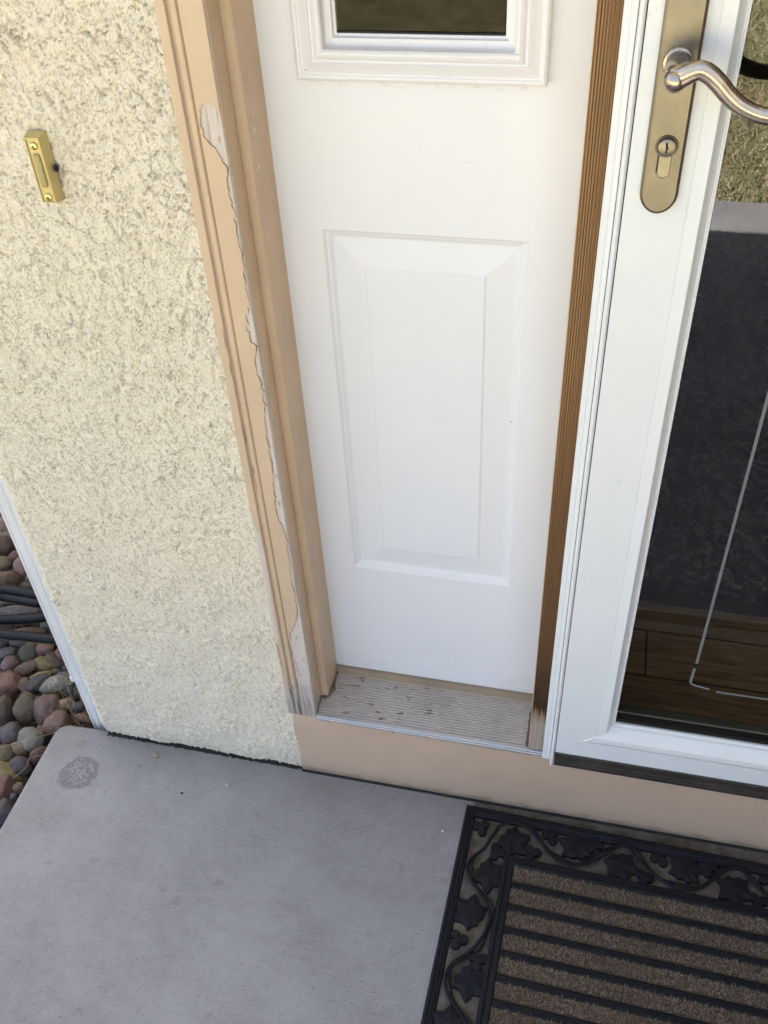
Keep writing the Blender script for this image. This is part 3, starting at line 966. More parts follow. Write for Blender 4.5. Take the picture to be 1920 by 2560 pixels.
# ------------------------------------------------------------------ storm door
door = thing('storm_door', 'white storm door with large dark glass and a bronze lever plate', 'storm door', (.80, -.01, .17))
DX0, DX1, DZ0, DZ1 = .3568, 1.2218, .2012, 2.036
GX0, GX1, GZ0, GZ1 = .4327, 1.146, .279, 1.92
off = GX0 - DX0
def ring_part(name, sides, prof, zb):
    """one side of the mitred door leaf. prof: (t in 0..1 across the member, y)"""
    outer = {'l': ((DX0, DZ0), (DX0, DZ1)), 'r': ((DX1, DZ0), (DX1, DZ1)), 'b': ((DX0, DZ0), (DX1, DZ0)), 't': ((DX0, DZ1), (DX1, DZ1))}[sides]
    inner = {'l': ((GX0, GZ0), (GX0, GZ1)), 'r': ((GX1, GZ0), (GX1, GZ1)), 'b': ((GX0, GZ0), (GX1, GZ0)), 't': ((GX0, GZ1), (GX1, GZ1))}[sides]
    vs, fs = [], []
    for t, y in prof:
        for e in (0, 1):
            a, b_ = outer[e], inner[e]
            vs.append((a[0] + (b_[0] - a[0]) * t, y, a[1] + (b_[1] - a[1]) * t))
    m = len(prof)
    for i in range(m):
        j = (i + 1) % m
        fs.append((2 * i, 2 * i + 1, 2 * j + 1, 2 * j))
    fs.append(tuple(2 * i for i in range(m)))
    fs.append(tuple(2 * i + 1 for i in range(m)))
    return raw(name, vs, fs, m_white_metal, door)
stile = [(0.0, .012), (0.0, -.0192), (.012, -.0200), (.700, -.0200), (.706, -.0194), (.712, -.0194), (.718, -.0203), (.862, -.0214), (.872, -.0208),
         (.955, -.0105), (.962, -.0098), (.972, -.0098), (.978, -.0118), (.996, -.0118), (1.0, -.0106), (1.0, .012)]
rail = [(0.0, .012), (0.0, -.0192), (.012, -.0200), (.440, -.0200), (.448, -.0190), (.456, -.0190), (.464, -.0206), (.56, -.0224), (.66, -.0216), (.78, -.0172), (.86, -.0112), (.875, -.0098), (.890, -.0100),
        (.905, -.0122), (.965, -.0122), (.985, -.0112), (1.0, -.0100), (1.0, .012)]
ring_part('stile', 'l', stile, 0)
ring_part('stile', 'r', stile, 0)
ring_part('bottom_rail', 'b', rail, 0)
ring_part('top_rail', 't', stile, 0)
# corner joint line on the lower left corner
gl = boxo('glass', GX0 + .0005, GX1 - .0005, -.0085, -.0072, GZ0 + .0005, GZ1 - .0005, m_glass, door, 0)
boxo('glass_gasket', GX0 + .0006, GX1 - .0006, -.0068, .004, GZ0 + .0004, GZ0 + .007, m_gap, door, 0)
# etched lines in the glass
def etch(a, b_, wd=.0034):
    d = Vector((b_[0] - a[0], 0, b_[1] - a[1])); L = d.length; d.normalize()
    s = Vector((-d.z, 0, d.x)) * wd / 2
    A = Vector((a[0], -.0088, a[1])); B = Vector((b_[0], -.0088, b_[1]))
    vs = [A - s, B - s, B + s, A + s]
    vs += [v + Vector((0, .0002, 0)) for v in vs]
    return raw('etched_line', vs, [(0, 1, 2, 3), (4, 5, 6, 7), (0, 1, 5, 4), (1, 2, 6, 5), (2, 3, 7, 6), (3, 0, 4, 7)], m_etch, gl)
for a, b_ in (((.5175, .427), (.5175, 1.83)), ((.5165, .417), (.5160, .388)), ((.5160, .3872), (.5225, .3835)), ((.5225, .3835), (.5415, .3800)), ((.5500, .3770), (1.03, .3770)), ((1.06, .39), (1.06, 1.83))):
    etch(a, b_)
# bottom sweep
sw = extrude_profile('door_sweep', [(-.0040, .2010), (-.0205, .2010), (-.0215, .2000), (-.0215, .1870), (-.0211, .1862), (-.0215, .1854), (-.0215, .1790), (-.0208, .1782), (-.0212, .1774), (-.0206, .1700), (-.0195, .1690), (-.0046, .1690)], 'x', .3565, 1.2218, m_sweep, door)
# interior threshold seen through the glass
th = thing('threshold', 'grey green threshold just inside the storm door glass', 'threshold', (.8, .05, .165))
boxo('step', .3535, 1.25, .0135, .05, .1595, .205, m_thresh, th, .003)
boxo('ridge', .3535, 1.25, .052, .078, .1595, .212, m_thresh, th, .004)

# ------------------------------------------------------------------ lever plate
lock = thing('lever_plate', 'long narrow bronze handle plate with wavy lever and key cylinder on the storm door', 'door handle', (.385, -.021, 1.15))
def plate():
    x0, x1, zb, ztop = .3690, .4008, 1.0295, 1.262
    w2 = (x1 - x0) / 2; cx = (x0 + x1) / 2
    out = []
    for t in np.linspace(PI, 2 * PI, 25):
        # rounded foot with slight shoulders
        out.append((cx + w2 * math.cos(t), zb + .0175 + .0175 * math.copysign(abs(math.sin(t)) ** 1.15, math.sin(t))))
    for t in np.linspace(0, PI, 25):
        out.append((cx + w2 * math.cos(t), ztop - .0175 + .0175 * math.sin(t)))
    prof = [(1.0, -.0203), (1.0, -.0238), (.975, -.0252), (.90, -.0262), (.84, -.0266), (.0, -.0268)]
    vs, fs = [], []
    n = len(out); czb, czt = zb + .0175, ztop - .0175
    for s, y in prof[:-1]:
        for x, z in out:
            zc = min(max(z, czb), czt)
            vs.append((cx + (x - cx) * s, y, zc + (z - zc) * s))
    for i in range(len(prof) - 2):
        for k in range(n):
            k2 = (k + 1) % n
            fs.append((i * n + k, i * n + k2, (i + 1) * n + k2, (i + 1) * n + k))
    fs.append(tuple(range(n)))
    fs.append(tuple(range((len(prof) - 2) * n, (len(prof) - 1) * n)))
    o = raw('plate', vs, fs, m_plate, lock, True)
    o.data.set_sharp_from_angle(angle=math.radians(20))
plate()
LX, LZ = .3846, 1.1545
lathe_y('lever_rose', LX, LZ, [(.0120, -.0266), (.0120, -.0285), (.0112, -.0296), (.0098, -.0300), (.0098, -.045), (.0095, -.050), (.0088, -.055), (.0072, -.0592), (.004, -.0615), (.0012, -.0622)], m_lever, lock)
# lever: curls off the neck, rises, sweeps down to the right and flicks level at its end
lv = spline([(.3828, -.0560, 1.1505), (.3872, -.0588, 1.1535), (.3930, -.0600, 1.1575), (.3995, -.0605, 1.1600), (.4070, -.0605, 1.1570), (.4145, -.0605, 1.1510), (.4230, -.0600, 1.1425),
             (.4320, -.0598, 1.1355), (.4420, -.0596, 1.1305), (.4530, -.0595, 1.1275), (.4650, -.0595, 1.1270), (.4780, -.0595, 1.1300), (.4880, -.0597, 1.1340)], 8)
nl = len(lv)
def lprof(th, t):
    a, b_ = math.cos(th), math.sin(th)
    grow = 1.0
    # flat front with two long grooves (front is the -Y side)
    groove = 0
    for c in (-.32, .38):
        groove += math.exp(-((b_ - c) / .10) ** 2)
    k = 1 - .10 * groove * (1 if a > 0 else 0)
    return (a * .62 * k, b_ * 1.0)
rad = [(.0076 + .0004 * min(1, i / 14)) * (1 - .28 * i / nl) for i in range(nl)]
rad[-3:] = [rad[-4] * .93, rad[-4] * .8, rad[-4] * .5]
tube('lever', lv, rad, m_lever, lock, 36, Vector((0, 0, 1)), lprof)
bm = bmesh.new()
bmesh.ops.create_icosphere(bm, subdivisions=4, radius=1)
for v in bm.verts:
    v.co = Vector((LX - .0014 + v.co.x * .0092, -.0555 + v.co.y * .0092, LZ - .0036 + v.co.z * .0094))
from_bm('lever_knuckle', bm, m_lever, lock, True)
CX, CZ = .3856, 1.0888
lathe_y('cylinder_collar', CX, CZ, [(.0092, -.0265), (.0092, -.0277), (.0087, -.0283), (.0080, -.0281), (.0077, -.0268)], m_plate, lock)
cyl = lathe_y('key_cylinder', CX, CZ, [(.0076, -.0264), (.0076, -.0290), (.0070, -.0302), (.0058, -.0306), (.0, -.0307)][:-1] + [(.0005, -.0307)], m_cyl, lock)
bm = bmesh.new()
box(bm, CX - .0007, CX + .0006, -.0310, -.0307, CZ - .0046, CZ + .0040)
box(bm, CX - .0012, CX + .0004, -.0311, -.0308, CZ + .0012, CZ + .0044)
box(bm, CX - .0001, CX + .0013, -.03105, -.03075, CZ - .0012, CZ + .0014)
from_bm('keyway', bm, m_black, lock)
# body of the profile cylinder below
vs, fs = [], []
out = [(CX - .0050, 1.0815), (CX + .0050, 1.0815)] + [(CX + .0050 * math.cos(t), 1.0672 - .0050 * math.sin(t)) for t in np.linspace(0, PI, 13)]
for s, y in ((1.0, -.0264), (1.0, -.0276), (.93, -.0281)):
    for x, z in out:
        vs.append((CX + (x - CX) * s, y, 1.0735 + (z - 1.0735) * s))
n = len(out)
for i in range(2):
    for k in range(n):
        k2 = (k + 1) % n
        fs.append((i * n + k, i * n + k2, (i + 1) * n + k2, (i + 1) * n + k))
fs.append(tuple(range(n))); fs.append(tuple(range(2 * n, 3 * n)))
raw('cylinder_body', vs, fs, m_cyl, lock)
boxo('slot_shadow', CX - .0062, CX - .0053, -.0271, -.0268, 1.0665, 1.0835, m_black, lock, 0)

# ------------------------------------------------------------------ doorbell
bell = thing('doorbell', 'small rectangular brass doorbell with two cross-head screws on the stucco', 'doorbell', (-.2105, .003, 1.034))
def frustum(bm, x0, x1, z0, z1, yb, X0, X1, Z0, Z1, yf):
    a = [bm.verts.new(p) for p in ((x0, yb, z0), (x1, yb, z0), (x1, yb, z1), (x0, yb, z1))]
    b_ = [bm.verts.new(p) for p in ((X0, yf, Z0), (X1, yf, Z0), (X1, yf, Z1), (X0, yf, Z1))]
    c = [bm.verts.new(p) for p in ((X0 + .0012, yf, Z0 + .0010), (X1 - .0014, yf, Z0 + .0010), (X1 - .0014, yf, Z1 - .0014), (X0 + .0012, yf, Z1 - .0014))]
    d = [bm.verts.new(v.co + Vector((0, .0016, 0))) for v in c]
    bm.faces.new(a)
    for u, w_ in ((a, b_), (b_, c), (c, d)):
        for i in range(4):
            j = (i + 1) % 4
            bm.faces.new((u[i], u[j], w_[j], w_[i]))
    bm.faces.new(d)
bm = bmesh.new()
frustum(bm, -.2203, -.2002, .9992, 1.0686, .0045, -.2187, -.2030, 1.0002, 1.0660, -.0088)
bmesh.ops.bevel(bm, geom=[e for e in bm.edges if abs(e.verts[0].co.y + .0088) < 1e-5 and abs(e.verts[1].co.y + .0088) < 1e-5], offset=.0003, segments=2, affect='EDGES')
from_bm('body', bm, m_brass, bell)
bx, bz = -.2108, 1.0332
vs, fs = [], []
ou = []
for k in range(32):
    t = 2 * PI * k / 32
    ou.append((math.copysign(abs(math.cos(t)) ** .35, math.cos(t)), math.copysign(abs(math.sin(t)) ** .25, math.sin(t))))
for s, y in ((1.0, -.0070), (1.0, -.0084), (.86, -.0092), (.5, -.0099), (.15, -.0101)):
    for a, b_ in ou:
        vs.append((bx + a * .0038 * s, y, bz + b_ * .0170 * (.4 + .6 * s if s < .8 else s)))
for i in range(4):
    for k in range(32):
        k2 = (k + 1) % 32
        fs.append((i * 32 + k, i * 32 + k2, (i + 1) * 32 + k2, (i + 1) * 32 + k))
fs.append(tuple(range(128, 160)))
raw('push_button', vs, fs, m_button, bell, True)
for zc in (1.0578, 1.0060):
    s_ = lathe_y('screw', bx + .0003, zc, [(.0039, -.0070), (.0039, -.0084), (.0034, -.0092), (.0022, -.0096), (.0004, -.0097)], m_screw, bell, 28)
    bm = bmesh.new()
    for r_ in (.5, .5 + PI / 2):
        g = bmesh.ops.create_cube(bm, size=1)
        for v in g['verts']:
            p = Vector((v.co.x * .0040, v.co.y * .0004, v.co.z * .0009))
            v.co = Vector((bx + .0003 + p.x * math.cos(r_) - p.z * math.sin(r_), -.0097 + p.y, zc + p.x * math.sin(r_) + p.z * math.cos(r_)))
    from_bm('cross_slot', bm, m_black, s_)
# wire grommet peeping out behind the body
bm = bmesh.new()
bmesh.ops.create_icosphere(bm, subdivisions=3, radius=.0026)
for v in bm.verts:
    v.co += Vector((-.1985, .0012, 1.0325)) + Vector((0, 0, v.co.z * .5))
from_bm('wire_grommet', bm, m_gap, bell, True)

bell.location.y -= .0022
# ------------------------------------------------------------------ downspout
ds = thing('downspout', 'white ribbed metal downspout along the far corner of the stucco wall', 'downspout', (-.444, .06, -.13))
def dsprof(x0, x1, y0, y1):
    return [(x1, y0), (x1 - .008, y0), (x1 - .010, y0 + .002), (x1 - .013, y0 + .002), (x1 - .015, y0), (x0 + .010, y0), (x0 + .0085, y0 + .002), (x0 + .0065, y0 + .002), (x0 + .005, y0), (x0 + .0015, y0 + .001), (x0, y0 + .004),
            (x0, y0 + .018), (x0 + .003, y0 + .021), (x0, y0 + .024), (x0, y1), (x1, y1)]
extrude_profile('upper_pipe', dsprof(-.4595, -.4245, .020, .078), 'z', .118, 2.5, m_gutter, ds)
extrude_profile('lower_pipe', dsprof(-.4575, -.4255, .0225, .076), 'z', -.13, .1175, m_gutter, ds)
extrude_profile('joint_sleeve', dsprof(-.4608, -.4238, .0185, .0795), 'z', .1185, .128, m_gutter, ds)

# ------------------------------------------------------------------ door mat
MA = math.radians(-1.35)
mat_root = thing('door_mat', 'black rubber door mat with leaf and vine border and brown coir ribs', 'door mat', (.2283, -.0135, 0))
mat_root.rotation_euler = (0, 0, MA)
MLX, MLY = .76, -.46
def mlink(name, vs, fs, mat, parent=None, smooth=False):
    o = raw(name, vs, fs, mat, None, smooth)
    o.parent = parent or mat_root
    return o
def msweep(name, x0, y0, x1, y1, prof, mat):
    """mitred rectangular frame; prof: (inset, z)"""
    vs, fs = [], []
    for off, z in prof:
        vs += [(x0 + off, y0 - off, z), (x1 - off, y0 - off, z), (x1 - off, y1 + off, z), (x0 + off, y1 + off, z)]
    m = len(prof)
    for i in range(m):
        i2 = (i + 1) % m
        for j in range(4):
            k = (j + 1) % 4
            fs.append((4 * i + j, 4 * i + k, 4 * i2 + k, 4 * i2 + j))
    return mlink(name, vs, fs, mat)
msweep('outer_frame', 0, 0, MLX, MLY, [(0, .0005), (0, .0065), (.002, .0085), (.0045, .0092), (.0055, .0080), (.0065, .0080), (.0075, .0096), (.0105, .0096), (.0115, .0082), (.0125, .0082), (.0150, .0078), (.0165, .0060), (.0165, .0005)], m_rubber)
IN = .0725
msweep('inner_frame', IN, -IN, MLX - IN, MLY + IN, [(0, .0005), (0, .0085), (.0015, .0105), (.0060, .0112), (.0070, .0098), (.0085, .0098), (.0095, .0115), (.0150, .0118), (.0172, .0105), (.0178, .0085), (.0178, .0005)], m_rubber)
# vine and leaves of the openwork border, in mat coordinates
VT = [(.0555, -.0279), (.0756, -.0165), (.0999, -.0185), (.1205, -.0356), (.1394, -.0560), (.1634, -.0660), (.1858, -.0640), (.2070, -.0525), (.2332, -.0270), (.2516, -.0180),
      (.2690, -.0310), (.2900, -.0505), (.3130, -.0645), (.3400, -.0675), (.3680, -.0575), (.3894, -.0345), (.4040, -.0215), (.4221, -.0170)]
VT += [(x + .167, y) for x, y in VT[10:]] + [(x + .334, y) for x, y in VT[10:] if x + .334 < .745]
VL = [(.0481, -.0499), (.0402, -.0678), (.0265, -.0869), (.0208, -.1054), (.0288, -.1246), (.0457, -.1395), (.0611, -.1578), (.0675, -.1794), (.0626, -.2053), (.0482, -.2291), (.0288, -.2505), (.0208, -.2751), (.0288, -.2970), (.0478, -.3135), (.0611, -.3290), (.0675, -.3480), (.0626, -.3670), (.0482, -.3900), (.0288, -.4120), (.0215, -.4350)]
def vine(pts, r, z, dx, dy, a, ph):
    P = []
    n = len(pts)
    q = spline([(x, y, 0) for x, y in pts], 7)
    for i, p in enumerate(q):
        d = (q[min(i + 1, len(q) - 1)] - q[max(i - 1, 0)]).normalized()
        nrm = Vector((-d.y, d.x, 0))
        P.append(p + nrm * (dx + a * math.sin(i * .33 + ph)) + Vector((0, 0, z + .0010 * math.sin(i * .24 + ph))))
    vs, fs = tube(None, P, r, None, None, 9)
    return mlink('vine', vs, fs, m_rubber, None, True)
vine(VT + [], .0026, .0078, 0, 0, .0006, 0)
vine(list(reversed(VL)) + [(.0520, -.0400), (.0555, -.0279)], .0026, .0078, 0, 0, .0006, 1)
vine(VT[2:], .0019, .0070, .0044, 0, .0026, 2)
vine(list(reversed(VL[2:])), .0019, .0070, -.0044, 0, .0026, 0)
def leaf(cx, cy, size, rot):
    """a broad ivy leaf: lobed outline, gently domed, with raised midribs"""
    N = 72
    out = []
    tips = [0, 1.05, -1.05, 2.1, -2.1]
    for k in range(N):
        t = 2 * PI * k / N - PI
        r = .66
        for a, ln in zip(tips, (1.05, 1.0, 1.0, .88, .88)):
            d = abs(math.atan2(math.sin(t - a), math.cos(t - a)))
            r = max(r, ln - .62 * d ** .8)
        dn = abs(abs(t) - PI)
        r *= 1 - .22 * math.exp(-(dn / .22) ** 2)
        r *= 1 + .05 * mnoise.noise(Vector((cx * 90 + 2 * math.cos(t), cy * 90 + 2 * math.sin(t), 0)))
        out.append((r, t))
    vs, fs = [], []
    rings = [(1.0, .0005), (1.0, .0056), (.95, .0066), (.65, .0080), (.3, .0084)]
    for s, z in rings:
        for r, t in out:
            rib = 0
            for a in tips:
                rib += math.exp(-((math.atan2(math.sin(t - a), math.cos(t - a))) / .09) ** 2)
            rr = r * s * size
            vs.append((cx + rr * math.cos(t + rot), cy + rr * math.sin(t + rot), z + (.0007 * rib if s < .9 else 0)))
    for i in range(len(rings) - 1):
        for k in range(N):
            k2 = (k + 1) % N
            fs.append((i * N + k, i * N + k2, (i + 1) * N + k2, (i + 1) * N + k))
    vs.append((cx, cy, .0086))
    for k in range(N):
        fs.append((4 * N + k, 4 * N + (k + 1) % N, len(vs) - 1))
    return mlink('leaf', vs, fs, m_rubber)
def small_leaf(x, y, rot, R0=.0165):
    vs, fs = [], []
    N = 48
    for sc, z in ((1, .0005), (1, .0062), (.88, .0074), (.4, .0082)):
        for k in range(N):
            t = 2 * PI * k / N
            r = R0 * (.36 + .64 * abs(math.cos(1.5 * t)) ** .8) * sc
            vs.append((x + r * math.cos(t + rot), y + r * math.sin(t + rot), z))
    for i in range(3):
        for k in range(N):
            k2 = (k + 1) % N
            fs.append((i * N + k, i * N + k2, (i + 1) * N + k2, (i + 1) * N + k))
    fs.append(tuple(range(3 * N, 4 * N)))
    return mlink('small_leaf', vs, fs, m_rubber)
for cx_, cy_, r_ in ((.0802, -.0460, -.6), (.1792, -.0350, 1.75), (.2478, -.0490, -1.2), (.3430, -.0350, 1.4), (.4140, -.0490, -1.4), (.5100, -.0350, 1.6), (.5810, -.0490, -1.5), (.6770, -.0350, 1.5),
                     (.0535, -.1078, -.4), (.0385, -.1736, 2.6), (.0535, -.2696, -.5), (.0385, -.3356, 2.7), (.0535, -.4180, -.4)):
    leaf(cx_, cy_, .0305, r_)
for cx_, cy_, r_ in ((.1385, -.0240, 1.0), (.1130, -.0590, .3), (.0290, -.0330, .9), (.0610, -.0690, 0), (.0275, -.2166, .2), (.0610, -.2398, .5), (.0275, -.3800, .2), (.0600, -.3950, 1.4),
                     (.3046, -.0240, 1.2), (.2830, -.0620, .2), (.2050, -.0240, .1), (.4640, -.0240, 1.2), (.4470, -.0620, .3), (.6310, -.0240, 1.1), (.6140, -.0620, .1), (.3750, -.0240, .4), (.5420, -.0240, .4)):
    small_leaf(cx_, cy_, r_, .0150)
# coir field with rubber ribs
CX0, CX1, CY0, CY1 = IN + .0178, MLX - IN - .0178, -IN - .0178, MLY + IN + .0178
mlink('backing', [(CX0, CY0, .0025), (CX1, CY0, .0025), (CX1, CY1, .0025), (CX0, CY1, .0025), (CX0, CY0, .0005), (CX1, CY0, .0005), (CX1, CY1, .0005), (CX0, CY1, .0005)],
      [(0, 1, 2, 3), (4, 5, 6, 7), (0, 1, 5, 4), (1, 2, 6, 5), (2, 3, 7, 6), (3, 0, 4, 7)], m_rubber)
PITCH = .0348
ys = CY0 - .0
ri = 0
edges = []
y = CY0
while y > CY1:
    edges.append(y)
    y -= PITCH
for i, yt in enumerate(edges):
    yb = max(yt - PITCH + .0122, CY1)
    if i > 0:
        # rubber rib above this strip
        c = yt + .0061
        rp_ = [(c + .0058, .0026), (c + .0054, .0085), (c + .0035, .0104), (c - .0035, .0104), (c - .0054, .0085), (c - .0058, .0026)]
        vs, fs = [], []
        for x in (CX0, CX1):
            vs += [(x, a, b_) for a, b_ in rp_]
        m = len(rp_)
        for k in range(m):
            fs.append((k, (k + 1) % m, m + (k + 1) % m, m + k))
        fs.append(tuple(range(m))); fs.append(tuple(range(m, 2 * m)))
        mlink('rubber_rib', vs, fs, m_rubber)
    # coir strip: a base slab with fibres standing in it
    vs = [(CX0, yt, .0026), (CX1, yt, .0026), (CX1, yb, .0026), (CX0, yb, .0026), (CX0, yt, .0082), (CX1, yt, .0082), (CX1, yb, .0082), (CX0, yb, .0082)]
    base = mlink('coir_strip', vs, [(0, 1, 2, 3), (4, 5, 6, 7), (0, 1, 5, 4), (1, 2, 6, 5), (2, 3, 7, 6), (3, 0, 4, 7)], m_coirb)
    fb = blades('coir_fibres', 11000 if i < 7 else 5000, lambda: (CX0 + random.random() * (CX1 - CX0), yb + .0008 + random.random() * (yt - yb - .0016), .0078), .002, .0058, .0008, m_coir, 1.2)
    fb.parent = base
    fb['kind'] = 'stuff'

# ------------------------------------------------------------------ stones, hose, gravel on the left
def px(zx, zy):
    """where a spot was measured: offset in the survey crop -> ray from the survey point"""
    u, v = zx * .4295, 1150 + zy * .4295
    d = CR @ Vector(((u - 960) / 2411.77, -(v - 1280) / 2411.77, -1))
    return d
def at_height(zx, zy, z):
    d = px(zx, zy)
    t = (z - CAM.z) / d.z
    return CAM + d * t, t
S = [  # cx, cy, half width, half height, tilt, colour, angularity
 (22,300,28,38,0,'olive',.2),(36,368,46,50,10,'tan',.35),(66,468,62,52,-30,'mauve',.25),(22,505,62,66,10,'dark brown',.35),(97,565,46,38,20,'maroon',.3),(133,622,56,54,10,'pink',.3),
 (15,608,58,46,5,'olive',.35),(48,688,64,46,-8,'brown',.6),(184,690,34,28,0,'grey',.2),(170,728,64,24,4,'brown',.2),(108,882,140,34,4,'grey',.35),(272,965,40,42,20,'blue-grey',.3),
 (165,1002,100,26,3,'brown',.2),(312,992,30,26,0,'maroon',.2),(18,1062,32,30,0,'slate',.2),(122,1068,62,28,-5,'purple-grey',.2),(38,1122,56,36,8,'grey',.4),(252,1102,65,42,8,'pink',.15),
 (170,1122,52,78,-38,'olive',.2),(366,1142,58,44,-22,'pink',.2),(62,1186,48,45,0,'mauve',.1),(152,1212,80,38,28,'brown',.35),(262,1188,62,42,-15,'ochre',.5),(322,1166,58,44,-30,'brown',.3),
 (326,1238,28,26,10,'grey',.1),(232,1260,68,26,18,'ochre',.3),(396,1212,42,26,0,'slate',.2),(392,1276,62,44,-28,'grey',.15),(320,1312,92,56,12,'pale',.15),(216,1310,82,50,38,'slate',.45),
 (152,1312,46,46,0,'brown',.3),(52,1300,78,72,0,'red-brown',.3),(462,1350,34,42,20,'maroon',.2),(382,1428,46,38,-10,'tan',.3),(272,1452,76,86,-18,'mauve',.35),(150,1452,70,88,5,'olive',.6),
 (26,1455,64,88,0,'dark brown',.4),(336,1530,80,66,35,'pink',.3),(64,1602,70,76,-10,'purple-grey',.3),(184,1628,70,76,8,'pale',.05),(106,1682,50,40,-15,'tan',.5),(244,1578,34,38,0,'red-brown',.3),
 (28,1722,54,60,10,'olive',.4),(116,1782,64,58,-10,'purple-grey',.2),(216,1716,38,62,-40,'maroon',.2),(48,1820,84,46,-35,'ochre',.3),(26,1920,50,80,-10,'red-brown',.7),(96,1908,40,32,5,'tan',.4),
 (76,1960,20,22,0,'blue-grey',.1),(18,2042,60,66,0,'purple-grey',.2),(490,1502,60,26,-15,'red-brown',.3),(452,1440,46,34,10,'slate',.2),(400,1340,40,40,0,'slate',.2),(300,1390,50,26,0,'brown',.3),(20,1245,28,22,0,'maroon',.2),(24,825,50,26,5,'pale',.3)]
def stone_mesh(i, a, b_, c, ang):
    bm = bmesh.new()
    bmesh.ops.create_icosphere(bm, subdivisions=4, radius=1)
    sd_ = Vector((i * 3.1, i * 1.7, i * .9))
    r_ = random.Random(i)
    cuts = []
    for _ in range(7):
        nn = Vector((r_.gauss(0, 1), r_.gauss(0, 1), r_.gauss(0, 1))).normalized()
        cuts.append((nn, r_.uniform(.68, .95)))
    for v in bm.verts:
        p = v.co.normalized()
        k = 1 + .22 * mnoise.noise(p * 1.2 + sd_) + .10 * mnoise.noise(p * 2.6 + sd_)
        q = p * k
        for nn, dd in cuts:
            s = q.dot(nn) - dd
            if s > 0:
                q -= nn * s * (.35 + .6 * ang)
        q *= 1 + .022 * mnoise.noise(q * 6 + sd_) + .010 * mnoise.noise(q * 14 + sd_)
        v.co = Vector((q.x * a, q.y * b_, q.z * c))
    if ang > .45:
        pass
    me = bpy.data.meshes.new('river_stone')
    bmesh.ops.recalc_face_normals(bm, faces=bm.faces)
    bm.to_mesh(me); bm.free()
    me.shade_smooth()
    return me
ADJ = {'pink': 'pinkish', 'mauve': 'mauve', 'maroon': 'maroon', 'brown': 'brown', 'red-brown': 'reddish brown', 'tan': 'tan', 'ochre': 'yellow ochre', 'olive': 'olive brown', 'grey': 'grey', 'slate': 'dark slate',
       'pale': 'pale greenish grey', 'purple-grey': 'purplish grey', 'blue-grey': 'bluish grey', 'dark brown': 'dark brown'}
def zone(cx, cy):
    if cy < 720: return 'above the hose strands'
    if cy < 900: return 'among the upper hose strands'
    if cy < 1030: return 'among the lower hose strands'
    if cy < 1170: return 'below the lowest hose'
    if cx > 370 and cy < 1500: return 'beside the downspout foot'
    if cy < 1400: return 'between hose and slab'
    if cx > 140: return 'close to the slab corner'
    return 'along the left of the slab'
seen = set()
stones = []
for i, (cx, cy, hw, hh, tl, colr, ang) in enumerate(S):
    big = max(hw, hh)
    zc = -.075 if big > 45 else -.082
    if 720 < cy < 1010: zc -= .02
    p, t = at_height(cx, cy, zc)
    s = t * .4295 / 2411.77 * 1.06
    a, b_ = hw * s, hh * s
    c = min(a, b_) * .95
    o = link('river_stone', stone_mesh(i, a, b_, c, ang), m_stone[colr])
    rot = CR.to_4x4() @ Matrix.Rotation(math.radians(tl), 4, 'Z')
    o.matrix_world = Matrix.Translation(p) @ rot
    stones.append((cx, cy, colr))
    size = 'large' if big > 72 else ('small' if big < 42 else '')
    shape = 'smooth' if ang < .22 else ('angular' if ang > .42 else 'rounded')
    if max(hw, hh) / min(hw, hh) > 1.7: shape = 'flat'
    nb = sorted(((math.hypot(x - cx, y_ - cy), k) for k, (x, y_, *_r) in enumerate(S) if k != i))
    def rel(k):
        dx, dy = cx - S[k][0], cy - S[k][1]
        if abs(dx) > abs(dy):
            return ('right of' if dx > 0 else 'left of') + ' ' + ('an ' if ADJ[S[k][5]][0] in 'aeiou' else 'a ') + ADJ[S[k][5]] + ' one'
        return ('below' if dy > 0 else 'above') + ' ' + ('an ' if ADJ[S[k][5]][0] in 'aeiou' else 'a ') + ADJ[S[k][5]] + ' one'
    cand = [f'{size} {shape} {ADJ[colr]} stone {zone(cx, cy)}', f'{size} {shape} {ADJ[colr]} stone {zone(cx, cy)}, {rel(nb[0][1])}']
    cand += [f'{shape} {ADJ[colr]} stone, {rel(nb[0][1])}, {rel(nb[q][1])}' for q in range(1, 9)]
    cand = [' '.join(c_.split()) for c_ in cand]
    same = [k for k in S if k[5] == colr and zone(k[0], k[1]) == zone(cx, cy)]
    if len(same) > 1:
        cand = cand[1:]
    lab = next(c_ for c_ in cand if c_ not in seen and len(c_.split()) <= 16)
    seen.add(lab)
    tag(o, lab, 'stone', 'river stones beside the slab')

